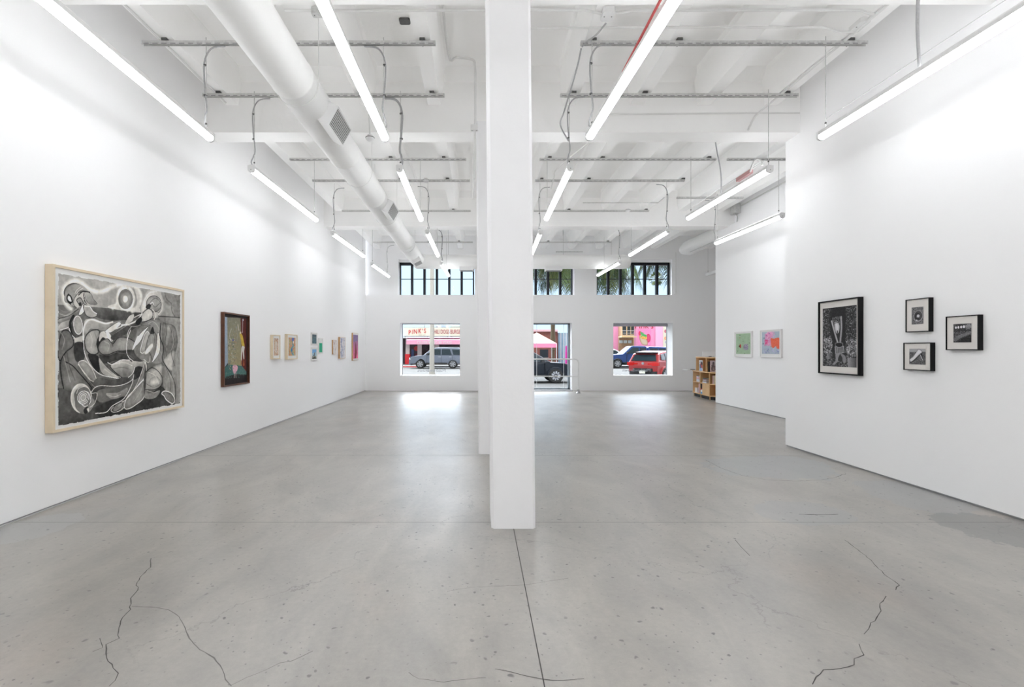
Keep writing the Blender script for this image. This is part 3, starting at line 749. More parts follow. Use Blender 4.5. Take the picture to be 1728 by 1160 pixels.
    def blobs(s, n, r0, r1, cols, box=(0,0,1,1), al=.9):
        for i in range(n):
            x = (box[0]+(box[2]-box[0])*s.r.random())*s.w; y = (box[1]+(box[3]-box[1])*s.r.random())*s.h
            r = r0+(r1-r0)*s.r.random(); c = cols[int(s.r.integers(len(cols)))]
            k = 6; ph = s.r.random()*6
            P = [(x+r*(.6+.7*s.r.random())*math.cos(ph+2*PI*j/k), y+r*(.6+.7*s.r.random())*math.sin(ph+2*PI*j/k)) for j in range(k)]
            s.poly(P, c, raw=True, al=al)
def pic_material(name, rough=0.6):
    m = bpy.data.materials.new(name); m.use_nodes = True; nt = m.node_tree; b = nt.nodes['Principled BSDF']
    a = nt.nodes.new('ShaderNodeAttribute'); a.attribute_name = 'paint'; a.attribute_type = 'GEOMETRY'
    nt.links.new(a.outputs['Color'], b.inputs['Base Color']); b.inputs['Roughness'].default_value = rough; b.inputs['Specular IOR Level'].default_value = .25
    return m
M_pic = pic_material('painted picture')
def pic_mesh(name, cv, x0, x1, z0, z1, y, parent, m=None):
    """local frame: x right, z up, facing -y"""
    w, h = cv.w, cv.h
    xs = np.linspace(x0, x1, w+1); zs = np.linspace(z1, z0, h+1)
    vx, vz = np.meshgrid(xs, zs); co = np.stack([vx.ravel(), np.full(vx.size, y), vz.ravel()], 1)
    i, j = np.meshgrid(np.arange(w), np.arange(h)); i = i.ravel(); j = j.ravel()
    f = np.stack([j*(w+1)+i, (j+1)*(w+1)+i, (j+1)*(w+1)+i+1, j*(w+1)+i+1], 1)
    me = bpy.data.meshes.new(name); me.vertices.add(len(co)); me.vertices.foreach_set('co', co.ravel())
    me.loops.add(f.size); me.loops.foreach_set('vertex_index', f.ravel().astype(np.int32))
    me.polygons.add(len(f)); me.polygons.foreach_set('loop_start', np.arange(0, f.size, 4, dtype=np.int32)); me.polygons.foreach_set('loop_total', np.full(len(f), 4, np.int32))
    me.update(calc_edges=True)
    ca = me.color_attributes.new('paint', 'BYTE_COLOR', 'CORNER')
    c = np.ones((len(f), 4, 4), np.float32); c[:,:,:3] = cv.a.reshape(-1,3)[:,None,:]
    ca.data.foreach_set('color_srgb', c.ravel())
    me.materials.append(m or M_pic); me.validate()
    o = bpy.data.objects.new(name, me); COL.objects.link(o)
    if parent is not None: o.parent = parent
    return o

def framed(side, xw, xf, d0, d1, z0, z1, label, frame_m, fw=.02, mat_m=None, recess=.012, art=None, art_box=None, cat='framed picture', group=None, thin=None, name='framed_picture'):
    """side 'L' hangs on a wall facing +x, 'R' on a wall facing -x. art_box: fractions (l, r, b, t) of the opening taken by margins"""
    yc = (d0+d1)/2; w = d1-d0; h = z1-z0; dep = abs(xw-xf)
    E = empty(name, (xw, yc, z0), PI/2 if side == 'L' else -PI/2, label, cat, group)
    X0, X1 = -w/2, w/2
    mb = MB()                                  # mitred frame, profile front at y=-dep
    o = [(X0,0),(X1,0),(X1,h),(X0,h)]; i = [(X0+fw,fw),(X1-fw,fw),(X1-fw,h-fw),(X0+fw,h-fw)]
    vs = [(p[0],-.002,p[1]) for p in o]+[(p[0],-dep,p[1]) for p in o]+[(p[0],-dep,p[1]) for p in i]+[(p[0],-dep+recess+.004,p[1]) for p in i]
    fs = []
    for k in range(4):
        q = (k+1)%4
        fs += [(k,q,4+q,4+k),(4+k,4+q,8+q,8+k),(8+k,8+q,12+q,12+k)]
    mb.add(vs, fs); mb.build('frame', frame_m, E, local=True)
    bk = MB(); bk.add([(p[0],-.002,p[1]) for p in o], [(3,2,1,0)]); bk.build('backing', M_dark, E, local=True)
    yb = -dep+recess
    mb = MB(); mb.add([(p[0],yb,p[1]) for p in i], [(0,1,2,3)]); mb.build('mount', mat_m or M_mount, E, local=True)
    if art is not None:
        l, r, b, t = art_box or (0,0,0,0); W = w-2*fw; Hh = h-2*fw
        pic_mesh('artwork', art, X0+fw+W*l, X1-fw-W*r, fw+Hh*b, h-fw-Hh*t, yb-.003, E)
    return E
M_mount = mat('mount board', (0.78,0.78,0.77), 0.8, var=.01)
M_cream = mat('cream mount', (0.72,0.69,0.66), 0.8, var=.01)
M_maple = mat('pale maple', srgb(222,205,178), 0.5, var=.05, scale=8)
M_walnut = mat('walnut', srgb(92,55,36), 0.45, var=.35, scale=7)
M_oak = mat('light oak', srgb(196,158,118), 0.5, var=.1, scale=12)
M_wframe = mat('white frame', (0.78,0.77,0.76), 0.4, var=.02)
M_bframe = mat('black frame', (0.006,0.006,0.007), 0.5, var=.2, spec=.2)
G = lambda t, w=0.0: (t*1.0, t*.985, t*(.955))

# --- the big charcoal drawing, traced on its own plane
def big_drawing():
    D0, D1 = 4.543, 6.41; Z1, Z0 = 2.217, .769
    w, h = 380, 296
    cv = Cv(w, h, G(.38), 3)
    def tf(zx, zy):
        px = 60+zx/3.625; py = 430+zy/3.625
        D = DX(px, -3.955); z = PZ(py, D)
        return ((D-D0)/(D1-D0)*w, (Z1-z)/(Z1-Z0)*h)
    cv.tf = tf
    P, E = cv.poly, cv.ell
    def S(pts, col, w=1.5, **k): cv.line(pts, col, w*(.72 if w < 6 else 1), **k)
    # sky and land tones
    P([(100,80),(920,210),(920,400),(640,350),(330,322),(100,302)], G(.64), smooth=False, col2=G(.52), ang=0.2)
    P([(100,302),(225,310),(300,420),(220,500),(180,760),(100,760)], G(.40), smooth=False, col2=G(.50), ang=1.5)
    P([(100,640),(250,500),(380,700),(380,820),(100,840)], G(.50), col2=G(.38), ang=1.3)
    P([(100,820),(400,800),(620,960),(120,1080)], G(.30), smooth=False, col2=G(.22), ang=.4)
    P([(340,940),(520,870),(700,860),(760,800),(880,880),(880,930),(400,1010)], G(.20), smooth=False)
    P([(300,316),(640,350),(610,388),(520,400),(400,392),(330,350)], G(.36), col2=G(.24), ang=1.5)
    # sky swirls
    P([(125,210),(170,150),(250,140),(330,190),(420,200),(520,170),(640,190),(900,225),(900,120),(120,60)], G(.62), smooth=True, col2=G(.70), ang=0.6, al=.8)
    S([(215,330),(185,300),(166,240),(180,190),(225,160),(275,168),(325,205),(370,224),(420,218),(470,192),(540,180),(600,190),(635,225),(642,270),(625,315),(590,345)], G(.84), 9, soft=6)
    S([(470,325),(495,300),(500,250),(520,205),(560,196),(590,225),(600,268),(588,315),(560,340)], G(.82), 7, soft=4)
    P([(440,322),(560,345),(640,352),(640,330),(560,318),(490,300)], G(.80), al=.85)
    P([(600,190),(645,230),(640,310),(600,345),(620,280)], G(.80), al=.7)
    # sun
    E(549,270,48,66,G(.50), edge=G(.40), ew=7, line=G(.86), lw=3.5)
    E(549,270,32,44,G(.56), edge=G(.50), ew=4)
    E(547,270,16,22,G(.90), edge=G(.75), ew=3)
    # left head
    E(235,232,62,58,G(.50), edge=G(.40), ew=8, line=G(.22), lw=1.6)
    P([(180,290),(176,245),(195,200),(240,178),(290,190),(320,225),(280,215),(250,235),(235,290)], G(.52), col2=G(.62), ang=.3)
    P([(230,300),(238,262),(265,230),(300,226),(330,235),(300,255),(290,300),(262,330)], G(.72), line=G(.20), lw=1.2)
    P([(300,228),(335,236),(352,270),(375,300),(330,300),(305,270)], G(.66), col2=G(.44), ang=1.0, line=G(.25), lw=1)
    P([(195,248),(212,252),(222,285),(208,290),(192,272)], G(.86), line=G(.10), lw=3)
    P([(250,275),(272,262),(288,290),(280,318),(262,300)], G(.55), line=G(.18), lw=1.6)
    P([(262,296),(276,290),(280,312),(266,312)], G(.15))
    S([(200,240),(190,260),(196,285),(212,300)], G(.10), 3.5)
    S([(262,245),(290,222),(330,228)], G(.10), 3)
    S([(290,235),(296,275),(312,300)], G(.12), 2)
    S([(240,235),(250,215),(275,195)], G(.82), 1.2); S([(250,240),(262,220),(290,202)], G(.82), 1.2)
    # shoulder sweeps at left
    P([(135,400),(215,350),(280,310),(300,330),(240,390),(160,410)], G(.58), col2=G(.30), ang=1.0)
    P([(140,465),(220,440),(265,395),(300,340),(275,350),(220,390),(150,420)], G(.66), col2=G(.40), ang=.6)
    S([(150,460),(205,440),(250,395)], G(.86), 2); S([(140,390),(200,372),(262,330)], G(.22), 3)
    P([(285,305),(300,300),(305,330),(280,365),(262,362)], G(.85), line=G(.2), lw=1)
    P([(293,305),(330,320),(360,350),(375,370),(345,385),(310,372),(295,340)], G(.62), line=G(.18), lw=1.6)
    S([(300,312),(330,318),(350,345),(372,360)], G(.88), 3)
    # breast / arm left
    P([(205,455),(235,395),(262,372),(290,420),(282,505),(245,520),(215,490)], G(.28))
    E(258,430,27,56,G(.66), rot=-.08, edge=G(.55), ew=6, line=G(.86), lw=1.6)
    S([(230,375),(210,420),(216,480),(240,512),(262,508)], G(.10), 6)
    S([(204,452),(215,485),(240,512)], G(.84), 3)
    P([(225,515),(255,505),(290,495),(285,530),(250,542)], G(.66))
    # left limb, torso
    P([(135,580),(160,470),(205,470),(232,540),(215,590),(160,640),(140,640)], G(.34), col2=G(.46), ang=1.4, line=G(.12), lw=2)
    P([(160,800),(150,680),(175,600),(235,545),(250,620),(300,720),(345,770),(320,830),(215,835)], G(.50), col2=G(.42), ang=.2, edge=G(.34), ew=8)
    P([(235,545),(290,540),(300,620),(275,660),(240,640)], G(.17))
    S([(170,820),(155,740),(150,660),(180,600),(225,560),(232,520)], G(.10), 3.2)
    S([(180,655),(225,680),(270,730),(330,800),(345,830)], G(.12), 3)
    P([(262,660),(300,650),(345,700),(372,775),(330,765),(285,710)], G(.60), edge=G(.48), ew=6, line=G(.82), lw=1.4)
    S([(258,670),(290,712),(335,770)], G(.80), 2)
    # big central ovals
    P([(300,400),(350,395),(395,415),(430,420),(520,405),(470,460),(380,460),(330,455),(300,520),(292,470)], G(.70), col2=G(.48), ang=1.2)
    S([(292,520),(290,460),(310,410),(345,395),(390,410),(430,420),(470,410)], G(.88), 5, soft=2)
    P([(298,530),(310,490),(345,462),(385,462),(388,500),(378,560),(380,600),(345,612),(310,585)], G(.62), edge=G(.52), ew=7, line=G(.15), lw=2.4)
    P([(318,610),(372,615),(385,640),(388,720),(352,690)], G(.10))
    P([(370,540),(385,500),(420,480),(440,510),(400,530),(382,580)], G(.12))
    P([(392,480),(425,470),(440,520),(410,505),(388,530)], G(.74))
    P([(430,460),(500,412),(520,425),(470,470),(430,478)], G(.84), line=G(.25), lw=1)
    P([(430,480),(450,480),(470,525),(450,530)], G(.86))
    P([(460,500),(520,450),(600,420),(640,420),(560,480),(480,520)], G(.26))
    P([(470,490),(540,440),(610,400)], G(.5)); S([(440,470),(520,440),(600,385),(640,365)], G(.80), 3)
    P([(382,570),(400,530),(440,515),(470,545),(500,512),(545,505),(600,530),(625,575),(560,590),(500,590),(440,612),(400,605)], G(.56), edge=G(.46), ew=8, line=G(.16), lw=1.8)
    S([(472,560),(462,530),(468,512)], G(.30), 2)
    P([(388,612),(440,618),(520,590),(600,585),(690,640),(620,660),(560,640),(480,650),(420,665)], G(.28), edge=G(.2), ew=5)
    P([(385,630),(415,665),(460,710),(510,752),(460,752),(400,720)], G(.60), col2=G(.68), ang=.7, line=G(.2), lw=1.4)
    # lens shape
    P([(455,680),(520,645),(580,648),(604,690),(590,735),(550,760),(510,740)], G(.74), col2=G(.38), ang=1.45, line=G(.14), lw=2)
    S([(440,660),(470,672),(520,645),(575,645)], G(.90), 2.4)
    S([(292,520),(298,600),(330,670),(390,730),(470,752),(545,760),(590,730),(604,690),(598,655),(570,630),(555,590),(560,520),(580,460)], G(.88), 2.4)
    P([(590,652),(640,655),(670,650),(665,680),(610,690)], G(.74), col2=G(.5), ang=1.4)
    P([(610,690),(655,690),(650,730),(600,765)], G(.15))
    # lower tubes
    P([(378,755),(470,765),(560,750),(590,790),(470,800),(390,820),(350,800)], G(.36), col2=G(.26), ang=.4)
    S([(335,850),(360,815),(400,802),(480,805),(545,792),(590,765),(600,735)], G(.86), 2.2)
    P([(372,880),(385,830),(470,815),(560,805),(560,850),(460,890),(400,905)], G(.46), col2=G(.34), ang=1.0)
    P([(430,850),(500,845),(560,815),(545,860),(470,885)], G(.64), col2=G(.44), ang=1.2)
    P([(460,950),(500,915),(560,880),(620,790),(660,680),(672,660),(676,700),(650,790),(590,870),(530,945),(480,965)], G(.56), edge=G(.36), ew=5, line=G(.80), lw=1.6)
    P([(542,935),(555,880),(600,830),(660,770),(662,870),(610,920),(565,945)], G(.58), edge=G(.42), ew=8, line=G(.85), lw=2)
    P([(470,950),(490,920),(530,905),(520,940),(485,962)], G(.50), line=G(.2), lw=1.5)
    S([(365,972),(430,965),(470,925),(540,880),(585,800),(595,760)], G(.86), 2.6)
    S([(668,655),(676,700),(660,760),(600,830),(550,890)], G(.86), 3)
    # rosette head at the bottom left
    E(278,880,66,92,G(.55), rot=-.05, edge=G(.80), ew=7)
    P([(240,900),(235,850),(270,810),(320,820),(340,870),(360,900),(330,960),(280,975),(245,940)], G(.34), col2=G(.5), ang=.5)
    for k, (a, b) in enumerate(((34,30),(25,22),(15,14))):
        E(290,875,a,b*1.35,G(.40+.08*k), rot=.3, line=G(.84), lw=1.4)
    S([(262,895),(300,930),(335,900),(325,850),(300,835)], G(.86), 2); S([(340,850),(375,850),(360,910),(330,935)], G(.80), 1.6)
    P([(292,950),(315,930),(322,960),(300,975)], G(.14)); P([(312,945),(325,940),(322,965)], G(.76))
    # right figure: head halo
    P([(640,350),(655,270),(680,220),(720,205),(765,225),(785,300),(760,375),(700,385)], G(.82), col2=G(.62), ang=.2, edge=G(.6), ew=5)
    E(722,300,46,50,G(.58), edge=G(.48), ew=6, line=G(.20), lw=1.4)
    S([(690,320),(700,290),(735,265),(765,300),(755,350),(735,345)], G(.25), 1.6); S([(700,318),(712,300),(730,320),(762,290)], G(.2), 1.4)
    P([(672,320),(690,300),(705,310),(690,335)], G(.10)); S([(700,300),(715,292),(722,305)], G(.88), 2.5)
    P([(640,400),(655,355),(690,330),(715,350),(712,385),(680,405),(650,410)], G(.78), edge=G(.64), ew=6, line=G(.16), lw=2)
    S([(715,335),(735,370),(712,410),(680,420)], G(.80), 3)
    P([(545,420),(570,375),(600,362),(595,400),(560,425)], G(.72), line=G(.2), lw=1)
    S([(525,430),(570,425),(620,400),(650,360)], G(.86), 5, soft=2)
    P([(610,410),(640,380),(650,400),(625,430)], G(.10))
    # curtain and right body
    P([(770,225),(885,245),(885,385),(850,378),(845,320),(800,300)], G(.52), col2=G(.44), ang=.8)
    S([(790,230),(800,270),(830,300),(832,340),(850,378)], G(.34), 3, soft=3); S([(750,375),(810,378),(885,385)], G(.22), 3)
    P([(750,380),(885,388),(885,900),(850,930),(830,700),(780,650),(790,450)], G(.46), smooth=False, col2=G(.56), ang=0)
    P([(620,470),(660,420),(705,400),(745,400),(775,430),(775,640),(720,665),(640,640),(600,580)], G(.44), col2=G(.52), ang=.3)
    P([(625,500),(655,465),(700,430),(670,470),(640,530),(610,560),(600,545)], G(.84), line=G(.2), lw=1.2)
    P([(590,580),(620,500),(632,510),(610,560)], G(.86))
    P([(645,560),(665,490),(685,470),(695,500),(680,560),(660,600),(640,595)], G(.62), edge=G(.5), ew=4, line=G(.84), lw=1.8)
    P([(690,500),(720,470),(742,510),(740,580),(715,650),(695,600),(668,600)], G(.54), edge=G(.40), ew=6, line=G(.2), lw=1.2)
    P([(665,600),(690,560),(712,542),(718,560),(700,590),(675,610)], G(.82), edge=G(.7), ew=2)
    P([(745,480),(758,500),(760,580),(745,620),(710,660),(735,580)], G(.84), line=G(.2), lw=1.2)
    P([(700,480),(715,440),(725,480)], G(.12)); S([(660,640),(690,660),(700,620)], G(.78), 2)
    P([(775,430),(800,420),(850,440),(870,520),(850,600),(800,650),(780,600)], G(.56), col2=G(.42), ang=.4, edge=G(.34), ew=5)
    P([(790,440),(830,430),(830,480),(815,540),(795,560)], G(.62), edge=G(.44), ew=6)
    P([(780,660),(820,600),(850,590),(840,660),(830,710)], G(.72), edge=G(.56), ew=5)
    S([(765,420),(760,500),(782,570),(775,640),(820,720),(850,790),(855,880),(840,915)], G(.10), 3.6)
    P([(778,680),(830,740),(850,800),(845,890),(810,850),(780,800)], G(.48), col2=G(.60), ang=.6)
    # right lower oval
    P([(680,720),(710,690),(770,670),(775,740),(770,790),(730,830),(670,840),(665,770)], G(.60), col2=G(.78), ang=-.4, edge=G(.46), ew=6)
    P([(700,760),(740,745),(765,780),(735,805),(695,800)], G(.84), edge=G(.56), ew=7)
    S([(672,720),(710,692),(750,715),(775,760),(765,805),(720,828),(672,826)], G(.14), 2.6)
    P([(668,840),(700,850),(760,830),(740,870),(700,885),(665,875)], G(.52))
    P([(770,850),(790,835),(830,850),(850,890),(835,912),(800,890),(785,865)], G(.50), edge=G(.32), ew=4, line=G(.86), lw=2.6)
    # fine modelling: folds, ribs and wisps
    for pts, t, w_ in (([(790,400),(800,470),(790,540),(800,620)],.34,2.4),([(820,440),(845,520),(830,600),(850,680)],.30,2.2),([(860,450),(870,540),(858,640),(872,760)],.62,2),
        ([(835,470),(842,540),(826,590)],.74,1.6),([(800,700),(820,760),(825,830)],.34,2.2),([(815,720),(838,780),(842,850)],.68,1.6),([(170,620),(190,700),(210,780)],.62,2.2),([(190,590),(205,680),(240,770)],.34,2.2),
        ([(150,470),(175,520),(160,580)],.56,1.8),([(300,730),(340,790),(360,810)],.60,1.6),([(420,700),(470,735),(520,750)],.80,1.4),([(500,600),(560,610),(600,640)],.42,1.6),([(480,670),(540,660),(590,680)],.84,1.4),
        ([(470,700),(530,690),(585,705)],.44,1.8),([(690,420),(720,410),(752,450),(748,520)],.70,1.6),([(705,470),(725,500),(722,560)],.30,1.6),([(640,430),(690,440),(700,480)],.34,2),([(560,430),(600,440),(640,430)],.66,1.8),
        ([(330,480),(345,520),(338,570)],.72,1.6),([(360,475),(372,520),(366,560)],.46,1.6),([(420,530),(450,550),(440,590)],.70,1.4),([(520,520),(560,530),(580,570)],.46,1.4),([(690,720),(730,740),(752,790)],.88,1.6),
        ([(675,790),(720,812),(760,795)],.40,1.8),([(680,830),(720,845),(745,838)],.74,1.5),([(500,930),(560,880),(610,830)],.70,1.4),([(600,900),(640,840),(655,790)],.68,1.4),([(440,860),(480,870),(520,855)],.76,1.4),
        ([(140,330),(180,350),(215,340)],.5,1.6),([(145,360),(190,372),(230,350)],.62,1.6),([(560,205),(590,230),(600,270)],.70,2),([(660,300),(672,260),(700,230),(740,225)],.90,2.4),([(775,300),(770,340),(745,370)],.80,2),
        ([(850,250),(868,300),(862,350)],.42,2.4),([(250,850),(262,820),(300,805)],.80,1.5),([(235,900),(240,940),(268,968)],.78,1.5),([(310,880),(325,900),(318,930)],.24,2)):
        S(pts, G(t), w_, soft=1.4)
    P([(665,860),(660,760),(672,690),(676,760)], G(.22), al=.8)
    S([(558,520),(565,470),(585,440)], G(.85), 1.6)
    cv.addnoise(9, .10, (2.2,1)); cv.addnoise(60, .07); cv.addnoise(26, .05, (.6,1.6))
    cv.a = np.clip((cv.a-.45)*1.22+.51, .04, .95).astype(np.float32)
    # deckle edge
    n = cv.noise(40, 2.0); e = np.minimum(np.minimum(cv.X, cv.w-cv.X), np.minimum(cv.Y, cv.h-cv.Y))
    cv.a[(e+n) < 0.9] = (.93,.93,.92)
    return cv
framed('L', XL, -3.943, 4.48, 6.48, .714, 2.285, 'large pale wood frame holding a swirling grey charcoal drawing on the left wall', M_maple, fw=.026, mat_m=M_mount,
       recess=.012, art=big_drawing(), art_box=((4.543-4.506)/1.948, (6.454-6.41)/1.948, .02, .03), cat='framed drawing')
# --- dark framed painting
def dark_painting():
    cv = Cv(100, 160, (.10,.07,.06), 5); w, h = 100, 160
    def tf(x, y):  # zoom coordinates of the picture seen at scale 7.25
        D = DX(360+x/7.25, -3.975); z = PZ(510+y/7.25, D); return ((D-7.62)/(8.28-7.62)*w, (2.02-z)/(2.02-.945)*h)
    cv.tf = tf; P = cv.poly
    P([(130,165),(190,180),(200,740),(140,830),(130,900)], (.62,.68,.75), smooth=False, col2=(.56,.62,.68), ang=1.5)
    P([(190,180),(340,185),(355,790),(200,770)], (.52,.51,.44), smooth=False, col2=(.60,.56,.42), ang=1.4)
    P([(340,185),(415,190),(415,870),(355,790)], (.35,.11,.08), smooth=False)
    P([(140,830),(200,760),(355,780),(412,860),(410,890),(290,880),(140,925)], (.22,.40,.38), smooth=False, col2=(.30,.44,.42), ang=.2)
    P([(330,370),(360,400),(375,470),(385,540),(360,555),(345,470)], (.78,.66,.24)); P([(352,545),(385,545),(380,600),(382,690),(372,690),(362,600),(355,700),(345,700)], (.82,.80,.78))
    cv.line([(320,340),(315,300),(310,270)], (.82,.78,.74), 2.5); cv.ell(340,370,9,14,(.85,.80,.72))
    P([(375,700),(385,770),(370,775)], (.6,.3,.14)); P([(345,700),(352,750),(345,770)], (.6,.3,.14))
    P([(250,790),(275,765),(308,790),(298,850),(290,870),(262,870)], (.86,.66,.72)); cv.line([(272,870),(270,925)], (.85,.7,.68), 2); cv.line([(288,870),(290,925)], (.85,.7,.68), 2)
    cv.line([(365,220),(364,330),(362,370)], (.75,.72,.74), 1.6); cv.ell(368,212,8,14,(.7,.68,.72))
    cv.line([(205,520),(220,380),(240,320)], (.72,.72,.70), 1.4); cv.line([(300,480),(305,400),(295,300)], (.6,.6,.58), 1)
    cv.ell(255,460,8,14,(.22,.25,.6))
    cv.tf = None
    cv.blobs(160, .5, 2.0, [(.72,.70,.62),(.34,.44,.34),(.40,.40,.52),(.66,.48,.40),(.78,.78,.74),(.28,.34,.30)], (.17,.30,.52,.80), .75)
    cv.blobs(40, .5, 1.6, [(.7,.68,.60),(.5,.56,.62)], (.2,.05,.6,.35), .6)
    cv.blobs(120, .5, 1.8, [(.30,.5,.46),(.16,.30,.28),(.4,.55,.5)], (.02,.83,.9,.93), .6)
    cv.addnoise(30, .06); return cv
E_ = framed('L', XL, -3.966, 7.54, 8.39, .898, 2.073, 'dark wood framed painting with a yellow shirted figure and a small pink figure', M_walnut, fw=.022, mat_m=mat('dark recess', (.02,.012,.012), .8),
       recess=.035, art=dark_painting(), art_box=(.055,.055,.02,.035), cat='framed painting')
# --- small left wall pictures
def sketch(w, h, bg, cols, n, seed, r=(1,4), cells=20, amp=.12):
    cv = Cv(w, h, bg, seed); cv.blobs(n, r[0], r[1], cols, al=.8); cv.addnoise(cells, amp); return cv
a1 = sketch(48, 64, (.80,.68,.58), [(.86,.80,.74),(.70,.52,.42),(.78,.62,.50),(.62,.48,.40)], 90, 21)
a1.poly([(9,12),(34,12),(36,34),(30,56),(10,52)], (.84,.80,.75), smooth=False, al=.75); a1.blobs(50,.6,2,[(.55,.5,.5),(.9,.87,.82),(.66,.56,.52)],(.15,.2,.75,.85),.7)
framed('L', XL, -3.966, 9.33, 9.68, 1.292, 1.766, 'small pale framed picture in sandy pink tones, first after the dark painting', M_maple, fw=.018, art=a1, art_box=(.17,.17,.12,.11))
a2 = sketch(60, 80, (.80,.58,.42), [(.84,.62,.46),(.62,.68,.50),(.80,.50,.36),(.72,.70,.60)], 160, 22, (2,5))
a2.line([(44,4),(34,26),(40,36),(24,50),(26,62),(40,76)], (.24,.58,.70), 7, soft=3); a2.ell(38,8,12,8,(.34,.44,.72)); a2.ell(42,20,3,6,(.92,.9,.88)); a2.ell(28,56,6,8,(.16,.42,.66)); a2.blobs(60,1,2.5,[(.30,.66,.62),(.86,.42,.3),(.3,.5,.8),(.6,.7,.4)],(.3,0,.85,1),.8)
framed('L', XL, -3.962, 10.03, 10.59, 1.27, 1.80, 'small pale framed picture in orange, green and blue, second after the dark painting', M_maple, fw=.02, art=a2, art_box=(.11,.15,.12,.10))
a3 = Cv(30, 34, (.30,.42,.46), 23); a3.poly([(0,0),(30,0),(30,14),(0,12)], (.26,.33,.38), smooth=False, col2=(.38,.48,.50), ang=1.5); a3.addnoise(6,.12)
framed('L', XL, -3.987, 11.58, 11.97, 1.582, 1.885, 'small white framed teal seascape photo, upper of the stacked pair', M_wframe, fw=.016, art=a3, art_box=(.05,.1,.08,.10))
a4 = Cv(30, 34, (.45,.66,.84), 24); a4.poly([(0,14),(30,10),(30,26),(0,26)], (.62,.74,.80), smooth=False); a4.poly([(8,26),(16,12),(20,12),(14,26)], (.32,.34,.38)); a4.poly([(0,25),(14,22),(30,26),(30,34),(0,34)], (.22,.24,.22), smooth=False); a4.blobs(20,1,2,[(.8,.8,.76)],(0,.72,1,.85),.8)
framed('L', XL, -3.987, 11.58, 11.97, 1.205, 1.526, 'small white framed blue sky photo, lower of the stacked pair', M_wframe, fw=.016, art=a4, art_box=(.05,.1,.10,.10))
a5 = Cv(24, 30, (.07,.66,.50), 25); a5.addnoise(6,.06)
framed('L', XL, -3.99, 12.1, 12.42, 1.367, 1.764, 'small white framed picture of a plain green rectangle beside the stacked photos', M_wframe, fw=.016, art=a5, art_box=(.02,.12,.06,.30))
a6 = sketch(24, 40, (.86,.84,.83), [(.80,.72,.72),(.72,.62,.62),(.9,.88,.87)], 26, 26, (1,3))
framed('L', XL, -3.983, 13.25, 13.56, 1.341, 1.737, 'smallest oak edged panel with faint grey marks, between green picture and blue drawing', M_oak, fw=.006, recess=.004, mat_m=M_wframe, art=a6, art_box=(.02,.02,.01,.01))
a7 = sketch(40, 60, (.84,.83,.84), [(.66,.68,.76),(.8,.8,.84),(.52,.55,.66)], 60, 27, (1,3.5)); a7.line([(12,2),(10,20),(16,34),(8,46),(14,58)], (.46,.50,.62), 6, soft=4, al=.7); a7.line([(26,4),(30,30),(24,56)], (.72,.62,.62), 2, al=.7)
framed('L', XL, -3.96, 13.84, 14.39, 1.21, 1.83, 'oak framed panel with a blue grey vertical drawing, larger of the oak pair', M_oak, fw=.008, recess=.005, mat_m=M_wframe, art=a7, art_box=(.02,.06,.02,.02))
a8 = Cv(40, 66, (.50,.42,.58), 28); a8.poly([(0,20),(40,16),(40,66),(0,66)], (.62,.42,.58), smooth=False, col2=(.92,.42,.58), ang=1.57); a8.poly([(20,20),(26,34),(30,50),(22,66),(12,66),(16,40)], (.58,.12,.22), edge=(.30,.06,.14), ew=3); a8.addnoise(10,.06)
framed('L', XL, -3.97, 15.31, 15.95, 1.12, 2.0, 'tall oak edged painting in purple and pink with a red form, nearest the window wall', M_oak, fw=.006, recess=.004, mat_m=M_wframe, art=a8, art_box=(.01,.04,.06,.06))

# --- right partition, black framed prints
def tone(t): return (t, t*.99, t*1.01)
def garden_print():
    cv = Cv(110, 165, tone(.16), 31)
    cv.blobs(900, .6, 1.8, [tone(.34),(.5,.5,.5),tone(.22),tone(.66),tone(.10)], (0,.02,.30,1), .8)
    cv.blobs(900, .6, 1.8, [tone(.34),(.5,.5,.5),tone(.22),tone(.66),tone(.10)], (.68,.02,1,1), .8)
    cv.blobs(500, .6, 1.6, [tone(.34),tone(.5),tone(.62),tone(.14)], (0,.86,1,1), .8)
    cv.poly([(30,0),(74,0),(76,60),(70,120),(34,120),(26,60)], tone(.13), al=.85)
    cv.poly([(40,42),(50,40),(57,52),(55,70),(49,74),(42,62)], tone(.84), edge=tone(.62), ew=3)
    cv.blobs(120,.6,1.6,[tone(.44),tone(.3),tone(.58)],(.30,.16,.52,.28),.9)
    cv.line([(31,38),(38,60),(46,84),(52,100)], tone(.68), 5, soft=2); cv.line([(62,28),(63,60),(60,90),(58,104)], tone(.62), 5.5, soft=2)
    cv.line([(50,66),(54,90),(56,104)], tone(.16), 3)
    cv.poly([(42,110),(70,108),(72,126),(44,130)], tone(.46), smooth=False, line=tone(.78), lw=1.2)
    for k in range(10): cv.line([(45+k*2.6,112),(46+k*2.6,127)], tone(.22 if k%2 else .62), .8)
    cv.poly([(44,100),(66,100),(64,110),(48,110)], tone(.08), line=tone(.7), lw=1)
    cv.poly([(44,130),(58,128),(54,140),(50,152),(40,160),(34,158),(44,148)], tone(.56)); cv.poly([(60,130),(74,134),(78,146),(72,156),(68,150)], tone(.52)); cv.poly([(58,132),(66,140),(64,150),(52,146)], tone(.18))
    cv.poly([(14,126),(30,126),(28,144),(16,146)], tone(.62), col2=tone(.3), ang=0, smooth=False); cv.poly([(82,140),(110,140),(110,165),(84,165)], tone(.62), col2=tone(.3), ang=0, smooth=False)
    cv.blobs(200,.8,2.2,[tone(.72),tone(.5),tone(.3),tone(.8)],(.05,.52,.30,.78),.85); cv.blobs(220,.8,2.2,[tone(.72),tone(.5),tone(.3),tone(.8)],(.72,.55,1,.84),.85)
    cv.addnoise(40,.06); return cv
